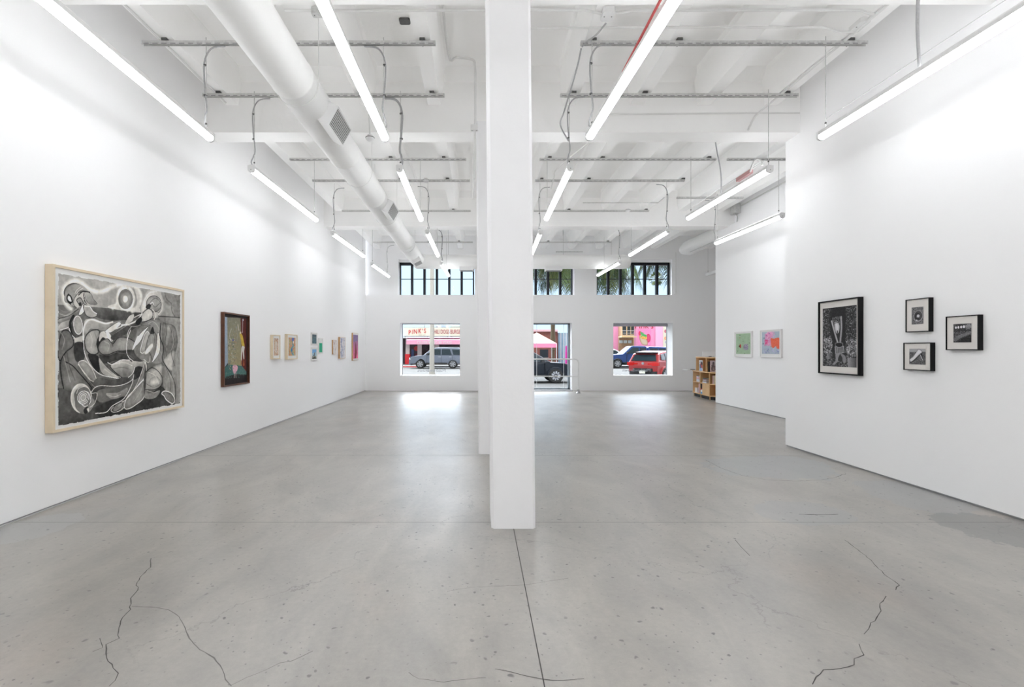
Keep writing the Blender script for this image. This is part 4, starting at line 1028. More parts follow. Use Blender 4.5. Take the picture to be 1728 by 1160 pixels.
framed('R', XR1, 4.667, 5.94, 6.65, 1.163, 2.137, 'large black framed print of a garden figure with plants, biggest on the right wall', M_bframe, fw=.016, mat_m=M_cream, recess=.02, art=garden_print(), art_box=(.08,.05,.09,.085), cat='framed print')
p2 = Cv(60, 84, tone(.42), 32); p2.blobs(500,.6,2,[tone(.3),tone(.5),tone(.62),tone(.2)],al=.7); p2.ell(34,44,22,26,tone(.30),line=tone(.62),lw=2); p2.ell(30,46,14,18,tone(.20)); p2.ell(34,44,8,8,tone(.80),edge=tone(.6),ew=3)
p2.line([(14,60),(26,68),(44,66),(56,50)], tone(.7), 2); p2.ell(26,66,5,4,tone(.74)); p2.blobs(60,.6,1.4,[tone(.7),tone(.15)],al=.8)
framed('R', XR1, 4.683, 5.025, 5.305, 1.677, 2.033, 'small upright black framed print with a round pale form, upper of two', M_bframe, fw=.009, mat_m=M_cream, recess=.008, art=p2, art_box=(.24,.24,.22,.24), cat='framed print')
p3 = Cv(84, 64, tone(.34), 33); p3.poly([(0,0),(84,0),(84,12),(0,14)], tone(.66), smooth=False); p3.blobs(700,.6,1.6,[tone(.2),tone(.45),tone(.6)],(0,.2,1,1),.8)
p3.poly([(2,44),(20,32),(38,12),(48,2),(60,6),(66,14),(50,26),(30,42),(10,56)], tone(.88), edge=tone(.72), ew=3, line=tone(.2), lw=1); p3.line([(4,58),(30,44),(54,26)], tone(.12), 2.5); p3.line([(58,26),(66,40),(70,46)], tone(.85), 2); p3.line([(60,20),(68,30)], tone(.1), 4)
framed('R', XR1, 4.681, 5.005, 5.33, 1.265, 1.563, 'small wide black framed print of a pale tilted shoe shape, lower of two', M_bframe, fw=.009, mat_m=M_cream, recess=.008, art=p3, art_box=(.20,.18,.20,.20), cat='framed print')
p4 = Cv(84, 74, tone(.20), 34); p4.blobs(900,.6,1.6,[tone(.12),tone(.32),tone(.48),tone(.2)],al=.7); p4.poly([(0,60),(30,44),(84,30),(84,38),(40,54),(10,70)], tone(.50), al=.7); p4.blobs(300,.6,1.3,[tone(.6),tone(.42),tone(.7)],(.0,.40,1,.75),.6)
for x, r in ((12,4),(24,4.5),(37,4.5),(50,5)): p4.ell(x, 15-x*.06, r, r+.8, tone(.92))
p4.ell(70,12,14,9,tone(.55)); p4.blobs(80,.6,1.4,[tone(.7),tone(.3)],(.66,.02,1,.32),.8); p4.poly([(20,74),(50,54),(84,44),(84,74)], tone(.12), smooth=False, al=.6)
framed('R', XR1, 4.682, 4.53, 4.847, 1.484, 1.819, 'black framed print of a dark slope with white blossoms, nearest the camera', M_bframe, fw=.009, mat_m=M_cream, recess=.008, art=p4, art_box=(.22,.20,.21,.22), cat='framed print')
# --- recessed partition
q1 = Cv(72, 90, (.62,.72,.60), 41); q1.addnoise(8,.04)
q1.ell(50,60,12,13,(.62,.58,.66)); q1.blobs(120,.6,1.8,[(.50,.44,.56),(.74,.70,.76),(.36,.40,.46)],(.52,.52,.86,.80),.7); q1.poly([(18,52),(22,46),(26,54),(24,64),(18,60)], (.70,.22,.16)); q1.ell(17,56,3,4,(.24,.26,.22)); q1.ell(20,7,2.5,2,(.3,.32,.34)); q1.ell(20,18,2,2,(.66,.44,.36))
for x, y in ((66,42),(8,78),(44,88),(36,34)): q1.ell(x,y,1.3,2.4,(.36,.42,.36))
q1.line([(50,46),(50,20)], (.70,.76,.70), 1)
framed('R', XR2, 6.485, 11.48, 12.26, 1.29, 1.914, 'white framed green picture with a small grey flower, on the recessed partition', M_wframe, fw=.018, art=q1, art_box=(.07,.07,.10,.05))
q2 = Cv(80, 100, (.68,.73,.78), 42); q2.addnoise(8,.04)
q2.blobs(260,1.2,4,[(.88,.56,.74),(.84,.44,.64),(.92,.70,.82),(.80,.62,.76)],(.18,.06,.58,.62),.7); q2.blobs(120,1,3,[(.88,.56,.74),(.90,.66,.80)],(.34,0,.72,.25),.7); q2.blobs(60,1,3,[(.86,.30,.52)],(.18,.36,.34,.56),.6)
q2.poly([(42,30),(56,32),(72,28),(80,34),(80,74),(70,76),(64,66),(52,74),(44,60)], (.90,.42,.30)); q2.blobs(40,1,3,[(.92,.48,.36),(.86,.36,.24)],(.52,.3,1,.75),.6)
for x, y, c in ((34,8,(.3,.3,.6)),(20,16,(.34,.36,.6)),(10,28,(.2,.3,.4)),(6,54,(.1,.1,.14)),(16,92,(.4,.4,.66)),(26,88,(.42,.4,.7)),(70,84,(.45,.45,.75)),(74,90,(.34,.34,.7))): q2.ell(x,y,1.6,3,c)
q2.blobs(60,1,2.5,[(.72,.70,.86),(.60,.60,.80),(.80,.76,.88)],(.1,.76,1,.98),.6); q2.line([(20,98),(30,78),(34,98)], (.3,.3,.5), 1)
framed('R', XR2, 6.48, 10.36, 11.14, 1.30, 1.92, 'white framed picture of pink and orange clouds of colour, nearer of the white pair', M_wframe, fw=.018, art=q2, art_box=(.07,.07,.11,.05))
# ------------------------------------------------------------------ curved oak bookshelf and its contents
M_ply = mat('oak veneer', srgb(214,176,128), 0.5, var=.06, scale=5)
M_plyd = mat('oak veneer back', srgb(196,150,98), 0.5, var=.06, scale=5)
FP = [Vector(p) for p in ((6.83,15.40),(6.755,14.75),(6.73,14.10),(6.92,13.72),(7.35,13.50))]
CEN = Vector((7.95, 14.8))
def inn(p, d): return p + (CEN-p).normalized()*d
B = empty('bookshelf', (7.0, 14.6, 0), label='curved oak bookshelf with open compartments standing past the recessed partition', cat='bookshelf')
def slabp(front, d0, d1, z0, z1, name, m=M_ply):
    pts = [inn(p, d0) for p in front] + [inn(p, d1) for p in reversed(front)]
    mb = MB(); mb.prism([(p.x,p.y) for p in pts], z0, z1); return mb.build(name, m, B)
DEP = .36
slabp(FP, -.01, DEP, .10, .125, 'shelf_board'); slabp(FP, -.005, DEP, .445, .468, 'shelf_board'); slabp(FP, -.02, DEP+.05, .78, .808, 'counter_top')
slabp(FP, DEP-.02, DEP, .1, .79, 'back_panel', M_plyd)
slabp(FP, .04, .06, .0, .1, 'plinth', M_dark)
def divider(p, z0, z1, name='divider', d0=0.0, d1=DEP, t=.012):
    q0, q1 = inn(p, d0), inn(p, d1); n = Vector((-(q1-q0).y, (q1-q0).x)).normalized()*t
    mb = MB(); mb.prism([(q0-n)[:2], (q1-n)[:2], (q1+n)[:2], (q0+n)[:2]], z0, z1); return mb.build(name, M_ply, B)
for p in FP: divider(p, .125, .78)
for p in FP: divider(p, 0.0, .1, 'foot', .02, .10)
UP = [FP[0].lerp(FP[1], .25), FP[1].lerp(FP[2], .55), FP[3], FP[4]]
slabp(UP, .03, DEP, 1.215, 1.24, 'top_board'); slabp(UP, DEP-.03, DEP-.01, .8, 1.22, 'upper_back_panel', M_plyd)
for p in UP: divider(p, .808, 1.215, 'upper_divider', .04)
q = slabp([FP[1].lerp(FP[2], .25), FP[2]], .0, .02, .125, .445, 'closed_panel')
# books
def cover(c): return mat('book cover %s' % (c,), srgb(*c), .45, var=.04, scale=9)
M_pages = mat('book pages', srgb(232,228,218), .8, var=.05, scale=60)
def book(p, ang, w, d, h, col, label, lay=True, z=0.0, name='book', group='books on the curved shelf'):
    """w along the shelf front, d into the shelf, h thickness (lay) or height (upright)"""
    E = empty(name, (p.x, p.y, z), ang, label, 'book', group)
    mb = MB(); t = .003
    if lay:
        mb.box(-w/2,w/2,0,d,0,t); mb.box(-w/2,w/2,0,d,h-t,h); mb.box(-w/2,w/2,0,t,0,h)
        mb.build('cover', cover(col), E, local=True)
        pg = MB(); pg.box(-w/2+.004,w/2-.004,t,d-.004,t,h-t); pg.build('pages', M_pages, E, local=True)
    else:
        mb.box(-w/2,-w/2+t,0,d,0,h); mb.box(w/2-t,w/2,0,d,0,h); mb.box(-w/2,w/2,0,t,0,h)
        mb.build('cover', cover(col), E, local=True)
        pg = MB(); pg.box(-w/2+t,w/2-t,t,d-.004,.003,h-.004); pg.build('pages', M_pages, E, local=True)
    return E
def seg(i, t, d): return inn(FP[i].lerp(FP[i+1], t), d)
def segang(i):
    v = FP[i+1]-FP[i]; return math.atan2(v.y, v.x)
z = .469
cols = [((228,232,240),.05,'white'),((214,226,238),.03,'pale blue'),((232,190,200),.035,'pink'),((236,205,212),.03,'rosy'),((240,238,240),.02,'thin white'),((70,80,96),.02,'slate')]
for k, (c, h, nm) in enumerate(cols):
    book(seg(0,.62-.015*k,.02), segang(0), .28-.02*k, .24, h, c, 'large %s book lying in the shelf compartment nearest the window wall' % nm, z=z); z += h+.001
z = .469
cols = [((226,230,236),.03,'white'),((200,208,214),.016,'grey'),((122,40,60),.014,'maroon'),((226,224,220),.02,'ivory'),((120,130,160),.016,'dusty blue'),((190,120,140),.014,'rose'),((110,130,90),.012,'olive'),((54,74,84),.02,'dark teal')]
for k, (c, h, nm) in enumerate(cols):
    book(seg(1,.42+.02*(k%3),.02), segang(1), .28-.015*(k%4), .23, h, c, '%s book in the flat stack of the middle shelf compartment' % nm, z=z); z += h+.001
cols = [((206,170,170),'dusty pink'),((196,186,160),'sand'),((222,196,150),'tan'),((60,54,60),'charcoal'),((230,216,190),'cream')]
for k, (c, nm) in enumerate(cols):
    book(seg(2,.22+.11*k,.04), segang(2), .04, .22, .24+.01*(k%3), c, '%s book standing upright in the compartment beside the partition' % nm, lay=False, z=.469)
def box_item(name, p, ang, w, d, h, z, m, label, cat):
    E = empty(name, (p.x,p.y,z), ang, label, cat); mb = MB(); mb.box(-w/2,w/2,0,d,0,h*.8); mb.build('carton_body', m, E, local=True)
    mb = MB(); mb.box(-w/2-.003,w/2+.003,-.003,d+.003,h*.8,h); mb.build('lid', m, E, local=True); return E
box_item('carton', seg(0,.30,.03), segang(0), .2, .2, .14, .126, M_white, 'small white box on the bottom shelf nearest the window wall', 'box')
for k, (c, nm) in enumerate((((222,186,206),'lilac pink'),((200,150,150),'old rose'))):
    book(seg(0,.66+.09*k,.04), segang(0), .045, .22, .29, c, '%s book standing upright on the bottom shelf by the white box' % nm, lay=False, z=.126)
def magazine(p, ang, w, h, z, cv, label, tilt=.0):
    E = empty('magazine', (p.x,p.y,z), ang, label, 'magazine', 'magazines shown face out')
    mb = MB(); mb.box(-w/2,w/2,0,.008,0,h); mb.build('page_block', M_pages, E, local=True)
    pic_mesh('front_cover', cv, -w/2, w/2, 0, h, -.002, E)
    return E
angf = lambda i: segang(i)
def fac(i):  # rotate so local -y faces outward from the shelf
    v = FP[i+1]-FP[i]; n = Vector((v.y, -v.x)).normalized(); o = (FP[i]-CEN)
    return math.atan2(v.y, v.x) if n.dot(o) > 0 else math.atan2(-v.y, -v.x)
m1 = Cv(30, 40, (.10,.12,.14), 51); m1.poly([(0,20),(30,18),(30,32),(0,32)], (.72,.12,.14), smooth=False); m1.poly([(0,30),(30,30),(30,40),(0,40)], (.36,.66,.86), smooth=False); m1.poly([(0,26),(12,22),(30,27),(30,32),(0,33)], (.92,.92,.94), smooth=False); m1.blobs(20,1,3,[(.7,.2,.2),(.05,.05,.06)],(0,0,1,.5),.8)
magazine(seg(1,.20,.01), fac(1), .2, .31, .126, m1, 'magazine with red, black and sky blue cover on the bottom shelf')
m2 = Cv(34, 40, (.86,.87,.88), 52); m2.poly([(14,10),(34,12),(34,28),(12,28)], (.70,.32,.26)); m2.poly([(6,14),(16,20),(18,34),(6,32)], (.34,.42,.56)); m2.poly([(6,32),(26,28),(28,40),(8,40)], (.62,.74,.90)); m2.blobs(14,.7,1.6,[(.15,.15,.18)],(.1,.1,.9,.22),.9); m2.poly([(20,6),(32,8),(34,16),(22,16)], (.12,.10,.12))
magazine(inn(UP[0].lerp(UP[1],.42),.06), fac(0), .30, .33, .809, m2, 'magazine with white, rust and blue cover face out on the upper shelf')
m3 = Cv(34, 40, (.62,.54,.54), 53); m3.ell(17,10,5,6,(.28,.24,.24)); m3.poly([(6,20),(17,12),(28,20),(26,34),(8,34)], (.34,.28,.28)); m3.blobs(40,1,2.5,[(.16,.13,.13),(.72,.64,.60),(.50,.40,.38)],(.15,.4,.9,.95),.8)
magazine(inn(UP[1].lerp(UP[2],.45),.04), fac(2)*.5+fac(1)*.5, .30, .34, .809, m3, 'magazine with a brown figure cover face out on the upper shelf by the partition')
book(inn(UP[1].lerp(UP[2],.1),.06), fac(1), .04, .2, .30, (40,34,36), 'black book standing upright beside the brown magazine', lay=False, z=.809)
# computer on top, tray on the counter
p = inn(UP[0].lerp(UP[1], .9), .2)
E = empty('computer_screen', (p.x, p.y, 1.24), 0.0, 'white backed computer screen on top of the curved bookshelf', 'computer screen')
mb = MB(); mb.bev(-.21,.27,-.012,.012,.03,.17,.004); mb.build('screen_panel', mat('white plastic', (.93,.95,.98), .35, var=.0), E, local=True)
mb = MB(); mb.prism([(-.09,-.03),(.13,-.03),(.13,.09),(-.09,.09)], .0, .008); mb.box(-.02,.06,.0,.02,.008,.06); mb.build('stand', M_metal, E, local=True)
cx, cy = PX(1166, 15.6), 15.6
T = empty('counter_shelf', (cx, cy, .80), 0, 'white counter ledge projecting from the window side of the bookshelf', 'shelf')
mb = MB(); mb.box(cx-.13, cx+.16, cy-.05, cy+.35, .80, .815); mb.build('ledge_board', M_white, T)
mb = MB(); mb.tube([(cx+.14,cy+.1,.80),(cx+.17,cy+.1,.62)], .01, 6); mb.build('bracket', M_metal, T)
mb = MB(); mb.bev(cx+.02, cx+.15, cy+.0, cy+.12, .816, .832, .01); tag(mb.build('black_tray', M_bframe), 'small black tray on the white counter ledge', 'tray')
# ------------------------------------------------------------------ the street outside
GZ = -0.22
M_asph = mat('sunlit asphalt', (0.125,0.125,0.122), 1.0, var=.08, scale=2, spec=0.0)
M_side = mat('pale sidewalk', (0.15,0.149,0.145), 1.0, var=.05, scale=2, spec=0.0)

mb = MB(); mb.box(-90, 110, 22.0, 150, GZ-.3, GZ); struct(mb.build('ground', M_asph))
mb = MB(); mb.box(-90, 110, 17.8, 22.0, GZ-.3, GZ+.12); struct(mb.build('sidewalk', M_side))
mb = MB(); mb.box(-90, 110, 44.0, 50, GZ, GZ+.13); struct(mb.build('sidewalk_opposite', M_side))
mb = MB(); mb.box(-16, PX(703,43.9), 43.85, 44.0, GZ, GZ+.135); struct(mb.build('kerb', mat('red kerb paint', srgb(205,110,110), .8)))
for yy in (30.0, 36.5):
    mb = MB()
    for k in range(-8, 12): mb.box(k*6, k*6+2.6, yy, yy+.12, GZ+.002, GZ+.006)
    struct(mb.build('road_marking', M_side))
# --- vehicles: local frame, front faces +x, origin on the ground
M_glassd = mat('tinted glass', (0.03,0.045,0.055), 0.15, var=.05, spec=.2)
M_tyre = mat('tyre rubber', (0.02,0.02,0.02), 0.8, var=.2)
M_rim = mat('alloy rim', (0.36,0.37,0.40), 0.4, 0.5, var=.03)
M_trimb = mat('black plastic trim', (0.02,0.021,0.023), 0.6)
M_lamp = mat('headlamp', (0.6,0.62,0.65), 0.15, 0.2, var=.02)
M_tail = mat('tail lamp', srgb(190,30,30), 0.2, var=.05)
M_plate = mat('number plate', srgb(226,226,214), .5, var=.05)
def arch(cx, r, n=9): return [(cx+r*math.cos(a), .34+r*math.sin(a)) for a in [i*PI/(n-1) for i in range(n)]]
def vehicle(name, loc, rz, label, cat, paint, spec):
    E = empty(name, loc, rz, label, cat)
    wz = spec['half']; belt = spec['belt']; topz = spec['top']; th = spec.get('thalf', wz-.2)
    def hw(z, x=0):
        if z <= belt: return wz - .05*max(0, (.55-z))/.35 - .03*abs(z-.8)
        return wz - .02 + (th-wz+.02)*(z-belt)/(topz-belt)
    def taper(x):
        e = spec['len']/2; t = max(0, abs(x)-e+.55)/.55; return 1 - .13*t*t
    def ext(pts, m, nm, par=E, inset=0):
        mb = MB(); n = len(pts); vs = []
        for s_ in (-1, 1):
            for (x, z) in pts: vs.append((x, s_*(hw(z)*taper(x)-inset), z))
        # close with triangulated sides
        import bmesh
        me = bpy.data.meshes.new(nm); bm = bmesh.new(); V = [bm.verts.new(v) for v in vs]
        for i in range(n): bm.faces.new((V[i], V[(i+1)%n], V[n+(i+1)%n], V[n+i]))
        f1 = bm.faces.new(V[:n]); f2 = bm.faces.new(V[n:][::-1])
        bmesh.ops.triangulate(bm, faces=[f1, f2]); bmesh.ops.recalc_face_normals(bm, faces=bm.faces)
        bm.to_mesh(me); bm.free(); me.materials.append(m); o = bpy.data.objects.new(nm, me); COL.objects.link(o); o.parent = par
        md = o.modifiers.new('edge', 'BEVEL'); md.width = .035; md.segments = 2; md.limit_method = 'ANGLE'; md.angle_limit = math.radians(35)
        return o
    wr = spec['wheel']; ax = spec['axles']
    low = list(spec['low'])
    bz = spec.get('sill', .32)
    bottom = []
    for cx in sorted(ax, reverse=True):
        bottom += [(cx+(wr+.07)*math.cos(a), max(bz, wr+(wr+.07)*math.sin(a))) for a in [i*PI/10 for i in range(11)]]
    ext(low + [(low[-1][0]-.02, bz)] + bottom + [(low[0][0]+.02, bz)], paint, 'body')
    for g in spec['green']: ext(g, paint, 'cabin', inset=.0)
    for s_ in (-1, 1):
        for wpts in spec['windows']:
            mb = MB(); vs = [(x, s_*(hw(z)*taper(x)+.012), z) for x, z in wpts]; vs2 = [(x, s_*(hw(z)*taper(x)-.01), z) for x, z in wpts]; n = len(wpts)
            mb.add(vs+vs2, [tuple(range(n)), tuple(range(2*n-1,n-1,-1))]+[(i,(i+1)%n,n+(i+1)%n,n+i) for i in range(n)])
            mb.build('side_window', M_glassd, E, local=True)
        m_ = spec['mirror']; mb = MB(); mb.bev(m_[0]-.07, m_[0]+.09, s_*(wz+.02)-.0*s_ if s_>0 else -wz-.2, wz+.2 if s_>0 else -wz-.02, m_[1]-.07, m_[1]+.09, .03)
        mb.build('wing_mirror', M_trimb, E, local=True)
        for hx in spec['handles']:
            mb = MB(); y = s_*(hw(.95)+.005); mb.box(hx-.1,hx+.1,min(y,y+.03*s_),max(y,y+.03*s_), belt-.13, belt-.10); mb.build('door_handle', M_lamp, E, local=True)
        for gx in spec.get('seams', []):
            mb = MB(); y = s_*(hw(.8)+.002); mb.box(gx-.008,gx+.008,min(y,y-.03*s_),max(y,y+.004*s_), .4, belt-.02); mb.build('door_seam', M_trimb, E, local=True)
        y = s_*(wz-.03); mb = MB(); mb.box(min(ax)+wr+.1, max(ax)-wr-.1, min(y,y+.05*s_), max(y,y+.05*s_), bz-.03, bz+.09); mb.build('side_step', M_trimb, E, local=True)
    for (a, b, wa, wb) in spec['screens']:
        mb = MB(); d = Vector((b[0]-a[0], b[1]-a[1])).normalized(); nx, nz = -d.y, d.x
        if nx*spec['sgn'](a) < 0: nx, nz = -nx, -nz
        o_ = .012; vs = []
        for (p, w_) in ((a, wa), (b, wb)):
            vs += [(p[0]+nx*o_, -w_, p[1]+nz*o_), (p[0]+nx*o_, w_, p[1]+nz*o_)]
        vs += [(v[0]-nx*.03, v[1], v[2]-nz*.03) for v in vs]
        mb.add(vs, [(0,1,3,2),(4,6,7,5),(0,4,5,1),(2,3,7,6),(0,2,6,4),(1,5,7,3)]); mb.build('windscreen', M_glassd, E, local=True)
    for cx in ax:
        for s_ in (-1, 1):
            y = s_*(wz-.12)
            mb = MB(); mb.lathe((cx, y, wr), [(wr*.62,-.11),(wr*.93,-.11),(wr,-.08),(wr,.08),(wr*.93,.11),(wr*.62,.11)], 28, 'y'); tw = mb.build('wheel', M_tyre, E, local=True, smooth=True)
            rm = MB(); yo = y+s_*.085; rm.lathe((cx,yo,wr), [(wr*.66,-.01),(wr*.66,.03*1),(wr*.60,.03),(wr*.58,-.01)], 28, 'y')
            ns = spec.get('spokes', 6)
            for k in range(ns):
                a = 2*PI*k/ns+.2; ca, sa = math.cos(a), math.sin(a); w0, w1 = .05, .035+.02*(ns<7)
                pts = [(cx+ca*.02-sa*w0, wr+sa*.02+ca*w0),(cx+ca*wr*.62-sa*w1, wr+sa*wr*.62+ca*w1),(cx+ca*wr*.62+sa*w1, wr+sa*wr*.62-ca*w1),(cx+ca*.02+sa*w0, wr+sa*.02-ca*w0)]
                rm.add([(p[0],yo+.012*s_,p[1]) for p in pts]+[(p[0],yo+.034*s_,p[1]) for p in pts], [(0,1,2,3),(7,6,5,4),(0,4,5,1),(1,5,6,2),(2,6,7,3),(3,7,4,0)])
            rm.lathe((cx,yo+.03*s_,wr), [(.055,-.015),(.055,.015)], 12, 'y')
            r_ = rm.build('rim', M_rim, E, local=True); r_.parent = tw
    fx = low_front = max(p[0] for p in low); rx = min(p[0] for p in low)
    hz_, rz_ = spec['lampz']
    for s_ in (-1, 1):
        mb = MB(); yy = (wz-.28)*s_; mb.bev(fx-.28, fx-.015, yy-.2, yy+.2, hz_-.09, hz_+.07, .05); mb.build('headlamp', M_lamp, E, local=True)
        tl = MB(); 
        for p in spec['tail']: tl.box(p[0], p[1], min(s_*p[2],s_*p[3]), max(s_*p[2],s_*p[3]), p[4], p[5])
        tl.build('tail_lamp', M_tail, E, local=True)
    mb = MB(); mb.bev(fx-.12, fx+.03, -wz*.55, wz*.55, hz_-.12, hz_+.04, .03); mb.build('grille', M_trimb, E, local=True)
    mb = MB(); mb.bev(rx-.03, rx+.2, -wz*.86, wz*.86, .3, .5, .08); mb.build('rear_bumper', M_trimb if spec.get('dkbump', True) else paint, E, local=True)
    mb = MB(); mb.bev(fx-.25, fx+.02, -wz*.84, wz*.84, .3, .5, .08); mb.build('front_bumper', paint, E, local=True)
    mb = MB(); pz = spec.get('platez', .62); mb.box(rx-.045, rx-.02, -.16, .16, pz-.04, pz+.12); mb.build('number_plate', M_plate, E, local=True)
    for (x0_, x1_, y_, z_) in spec.get('rails', []):
        for s_ in (-1, 1):
            mb = MB(); mb.tube([(x0_,y_*s_,z_-.04),(x0_+.08,y_*s_,z_+.03),(x1_-.08,y_*s_,z_+.03),(x1_,y_*s_,z_-.04)], .018, 6); mb.build('roof_rail', M_rim, E, local=True)
    return E
sg = lambda a: 1 if a[0] > 0 else -1
suv = dict(half=.93, belt=1.12, top=1.80, thalf=.72, len=4.8, wheel=.385, axles=(1.42,-1.37), sill=.42,
  low=[(-2.36,.55),(-2.40,.9),(-2.36,1.12),(1.10,1.13),(1.9,1.07),(2.25,.98),(2.38,.8),(2.40,.55)],
  green=[[(-2.34,1.10),(-2.16,1.62),(-1.98,1.75),(-.6,1.80),(.25,1.78),(.42,1.74),(1.18,1.11)]],
  windows=[[(-2.14,1.20),(-2.03,1.60),(-1.30,1.64),(-1.42,1.20)],[(-1.28,1.18),(-1.12,1.66),(-.42,1.67),(-.42,1.18)],[(-.34,1.18),(-.34,1.67),(.30,1.66),(.82,1.22),(.82,1.18)]],
  screens=[((1.10,1.17),(.46,1.70),.74,.62),((-2.33,1.18),(-2.14,1.66),.72,.62)], sgn=sg, mirror=(.78,1.22), handles=(-.25,-1.15), seams=(-.38,.85,-1.35),
  lampz=(.86,.9), tail=[(-2.43,-2.25,.70,.90,.85,1.12)], rails=[(-1.9,.1,.62,1.80)], spokes=6)
M_grey = mat('metallic grey paint', srgb(112,120,136), .35, .3, var=.02, coat=.2)
vehicle('suv', (-3.58, 42.3, GZ), PI, 'silver grey parked suv seen through the left display window behind the lamp post', 'car', M_grey, suv)
blk = dict(suv); blk.update(top=1.68, belt=1.02, axles=(1.40,-1.40), wheel=.37, sill=.34, spokes=10,
  low=[(-2.3,.5),(-2.36,.85),(-2.28,1.02),(1.05,1.04),(1.8,.99),(2.2,.88),(2.34,.7),(2.34,.5)],
  green=[[(-2.26,1.0),(-1.95,1.52),(-1.7,1.63),(-.6,1.68),(.0,1.66),(.22,1.60),(1.18,1.02)]],
  windows=[[(-1.95,1.12),(-1.75,1.48),(-1.2,1.53),(-1.25,1.10)],[(-1.15,1.08),(-1.05,1.54),(-.35,1.56),(-.35,1.08)],[(-.27,1.08),(-.27,1.56),(.15,1.54),(.85,1.10)]],
  screens=[((1.10,1.07),(.26,1.58),.74,.62),((-2.2,1.1),(-1.98,1.5),.7,.6)], mirror=(.72,1.12), lampz=(.80,.85), tail=[(-2.36,-2.2,.66,.88,.8,1.0)], rails=[(-1.6,-.05,.6,1.68)])
M_blk = mat('black car paint', srgb(30,36,46), .3, .2, var=.02, coat=.3)
vehicle('suv', (PX(938,23.9)-1.40, 24.8, GZ), 0.0, 'black parked suv seen through the glazed entrance behind the rail', 'car', M_blk, blk)
pk = dict(half=.98, belt=1.20, top=1.95, thalf=.76, len=5.7, wheel=.40, axles=(1.85,-1.75), sill=.45,
  low=[(-2.86,.6),(-2.90,1.0),(-2.88,1.20),(1.45,1.22),(2.3,1.16),(2.62,1.05),(2.76,.8),(2.78,.55)],
  green=[[(-.78,1.18),(-.74,1.86),(-.55,1.93),(.45,1.95),(.62,1.90),(1.42,1.20)], [(-2.88,1.18),(-2.82,1.74),(-2.66,1.84),(-.95,1.88),(-.86,1.80),(-.84,1.18)]],
  windows=[[(-.70,1.28),(-.66,1.78),(-.12,1.80),(-.12,1.27)],[(-.02,1.27),(-.02,1.80),(.50,1.80),(1.02,1.32),(1.02,1.27)],[(-1.72,1.28),(-1.70,1.72),(-1.0,1.74),(-.98,1.28)],[(-2.72,1.28),(-2.66,1.68),(-1.80,1.72),(-1.82,1.28)]],
  screens=[((1.36,1.27),(.66,1.86),.78,.66),((-2.87,1.26),(-2.8,1.7),.74,.66)], sgn=sg, mirror=(1.0,1.34), handles=(.05,-.6), seams=(-.07,1.05,-.75,-.82),
  lampz=(.9,.95), tail=[(-2.92,-2.85,.74,.94,.8,1.12)], spokes=6)
M_blue = mat('blue truck paint', srgb(30,62,122), .35, .2, var=.02, coat=.15)
vehicle('pickup_truck', (PX(1037,43.0)+1.85, 43.0, GZ), PI, 'dark blue pickup truck with a camper shell seen through the right display window', 'truck', M_blue, pk)
M_wcar = mat('white car paint', (.75,.76,.78), .3, .1, var=.01, coat=.5)
vehicle('sedan', (PX(1060,48.6)-1.7, 48.4, GZ), 0.0, 'white car with dark windows parked behind the blue pickup truck', 'car', M_wcar, dict(blk, spokes=7))
red = dict(suv); red.update(half=.91, top=1.60, belt=1.0, thalf=.66, len=4.35, axles=(1.3,-1.32), wheel=.34, sill=.3, spokes=5,
  low=[(-2.08,.5),(-2.14,.8),(-2.06,1.0),(1.1,1.0),(1.8,.92),(2.12,.78),(2.16,.55)],
  green=[[(-2.04,.98),(-1.78,1.40),(-1.55,1.52),(-.6,1.60),(.0,1.58),(.2,1.52),(1.15,1.0)]],
  windows=[[(-1.7,1.12),(-1.55,1.40),(-1.15,1.45),(-1.2,1.10)],[(-1.12,1.08),(-1.05,1.46),(-.35,1.50),(-.35,1.06)],[(-.27,1.06),(-.27,1.50),(.12,1.48),(.80,1.08)]],
  screens=[((1.1,1.05),(.26,1.50),.72,.6),((-2.03,1.06),(-1.79,1.38),.70,.58)], mirror=(.7,1.1), lampz=(.78,.85), tail=[(-2.15,-1.98,.52,.88,.80,.98),(-2.155,-2.1,.3,.52,.86,.94)], rails=[], dkbump=True, platez=.42)
M_red = mat('red car paint', srgb(172,66,68), .35, .2, var=.02, coat=.2)
RC = vehicle('hatchback', (PX(1113,27.5), 27.5, GZ), .80, 'red hatchback with its rear towards the right display window', 'car', M_red, red)
mb = MB(); mb.lathe((-2.11,0,.92), [(.06,-.02),(.075,0),(.06,.02)], 14, 'x'); mb.build('rear_emblem', M_rim, RC, local=True)
mb = MB(); mb.prism([(-1.98,-.6),(-1.62,-.64),(-1.62,.64),(-1.98,.6)], 1.47, 1.52); mb.build('roof_spoiler', M_trimb, RC, local=True)
mb = MB(); mb.prism([(-2.17,-.5),(-2.1,-.55),(-2.1,.55),(-2.17,.5)], .36, .66); mb.build('plate_recess', M_trimb, RC, local=True)

# --- lamp post
M_post = mat('concrete lamp post', srgb(150,145,136), .8, var=.04, scale=20)
px_, py_ = PX(729,21.0), 21.0
E = empty('lamp_post', (px_, py_, GZ+.12), label='beige street lamp post on the sidewalk outside the left display window', cat='lamp post')
mb = MB(); mb.lathe((px_,py_,GZ+.12), [(.25,0),(.25,.06),(.20,.22),(.125,.62),(.115,.7)], 16); mb.build('flared_base', M_post, E, smooth=True)
mb = MB(); mb.lathe((px_,py_,GZ+.12), [(.108,.6),(.075,7.8)], 16); mb.build('shaft', M_post, E, smooth=True)
mb = MB(); mb.tube([(px_,py_,7.5),(px_+.3,py_+.6,7.9),(px_+.5,py_+1.8,8.0)], .04, 8); mb.build('lamp_arm', M_post, E)
mb = MB(); mb.bev(px_+.35,px_+.65,py_+1.6,py_+2.3,7.9,8.02,.08); mb.build('lamp_head', M_metal, E)

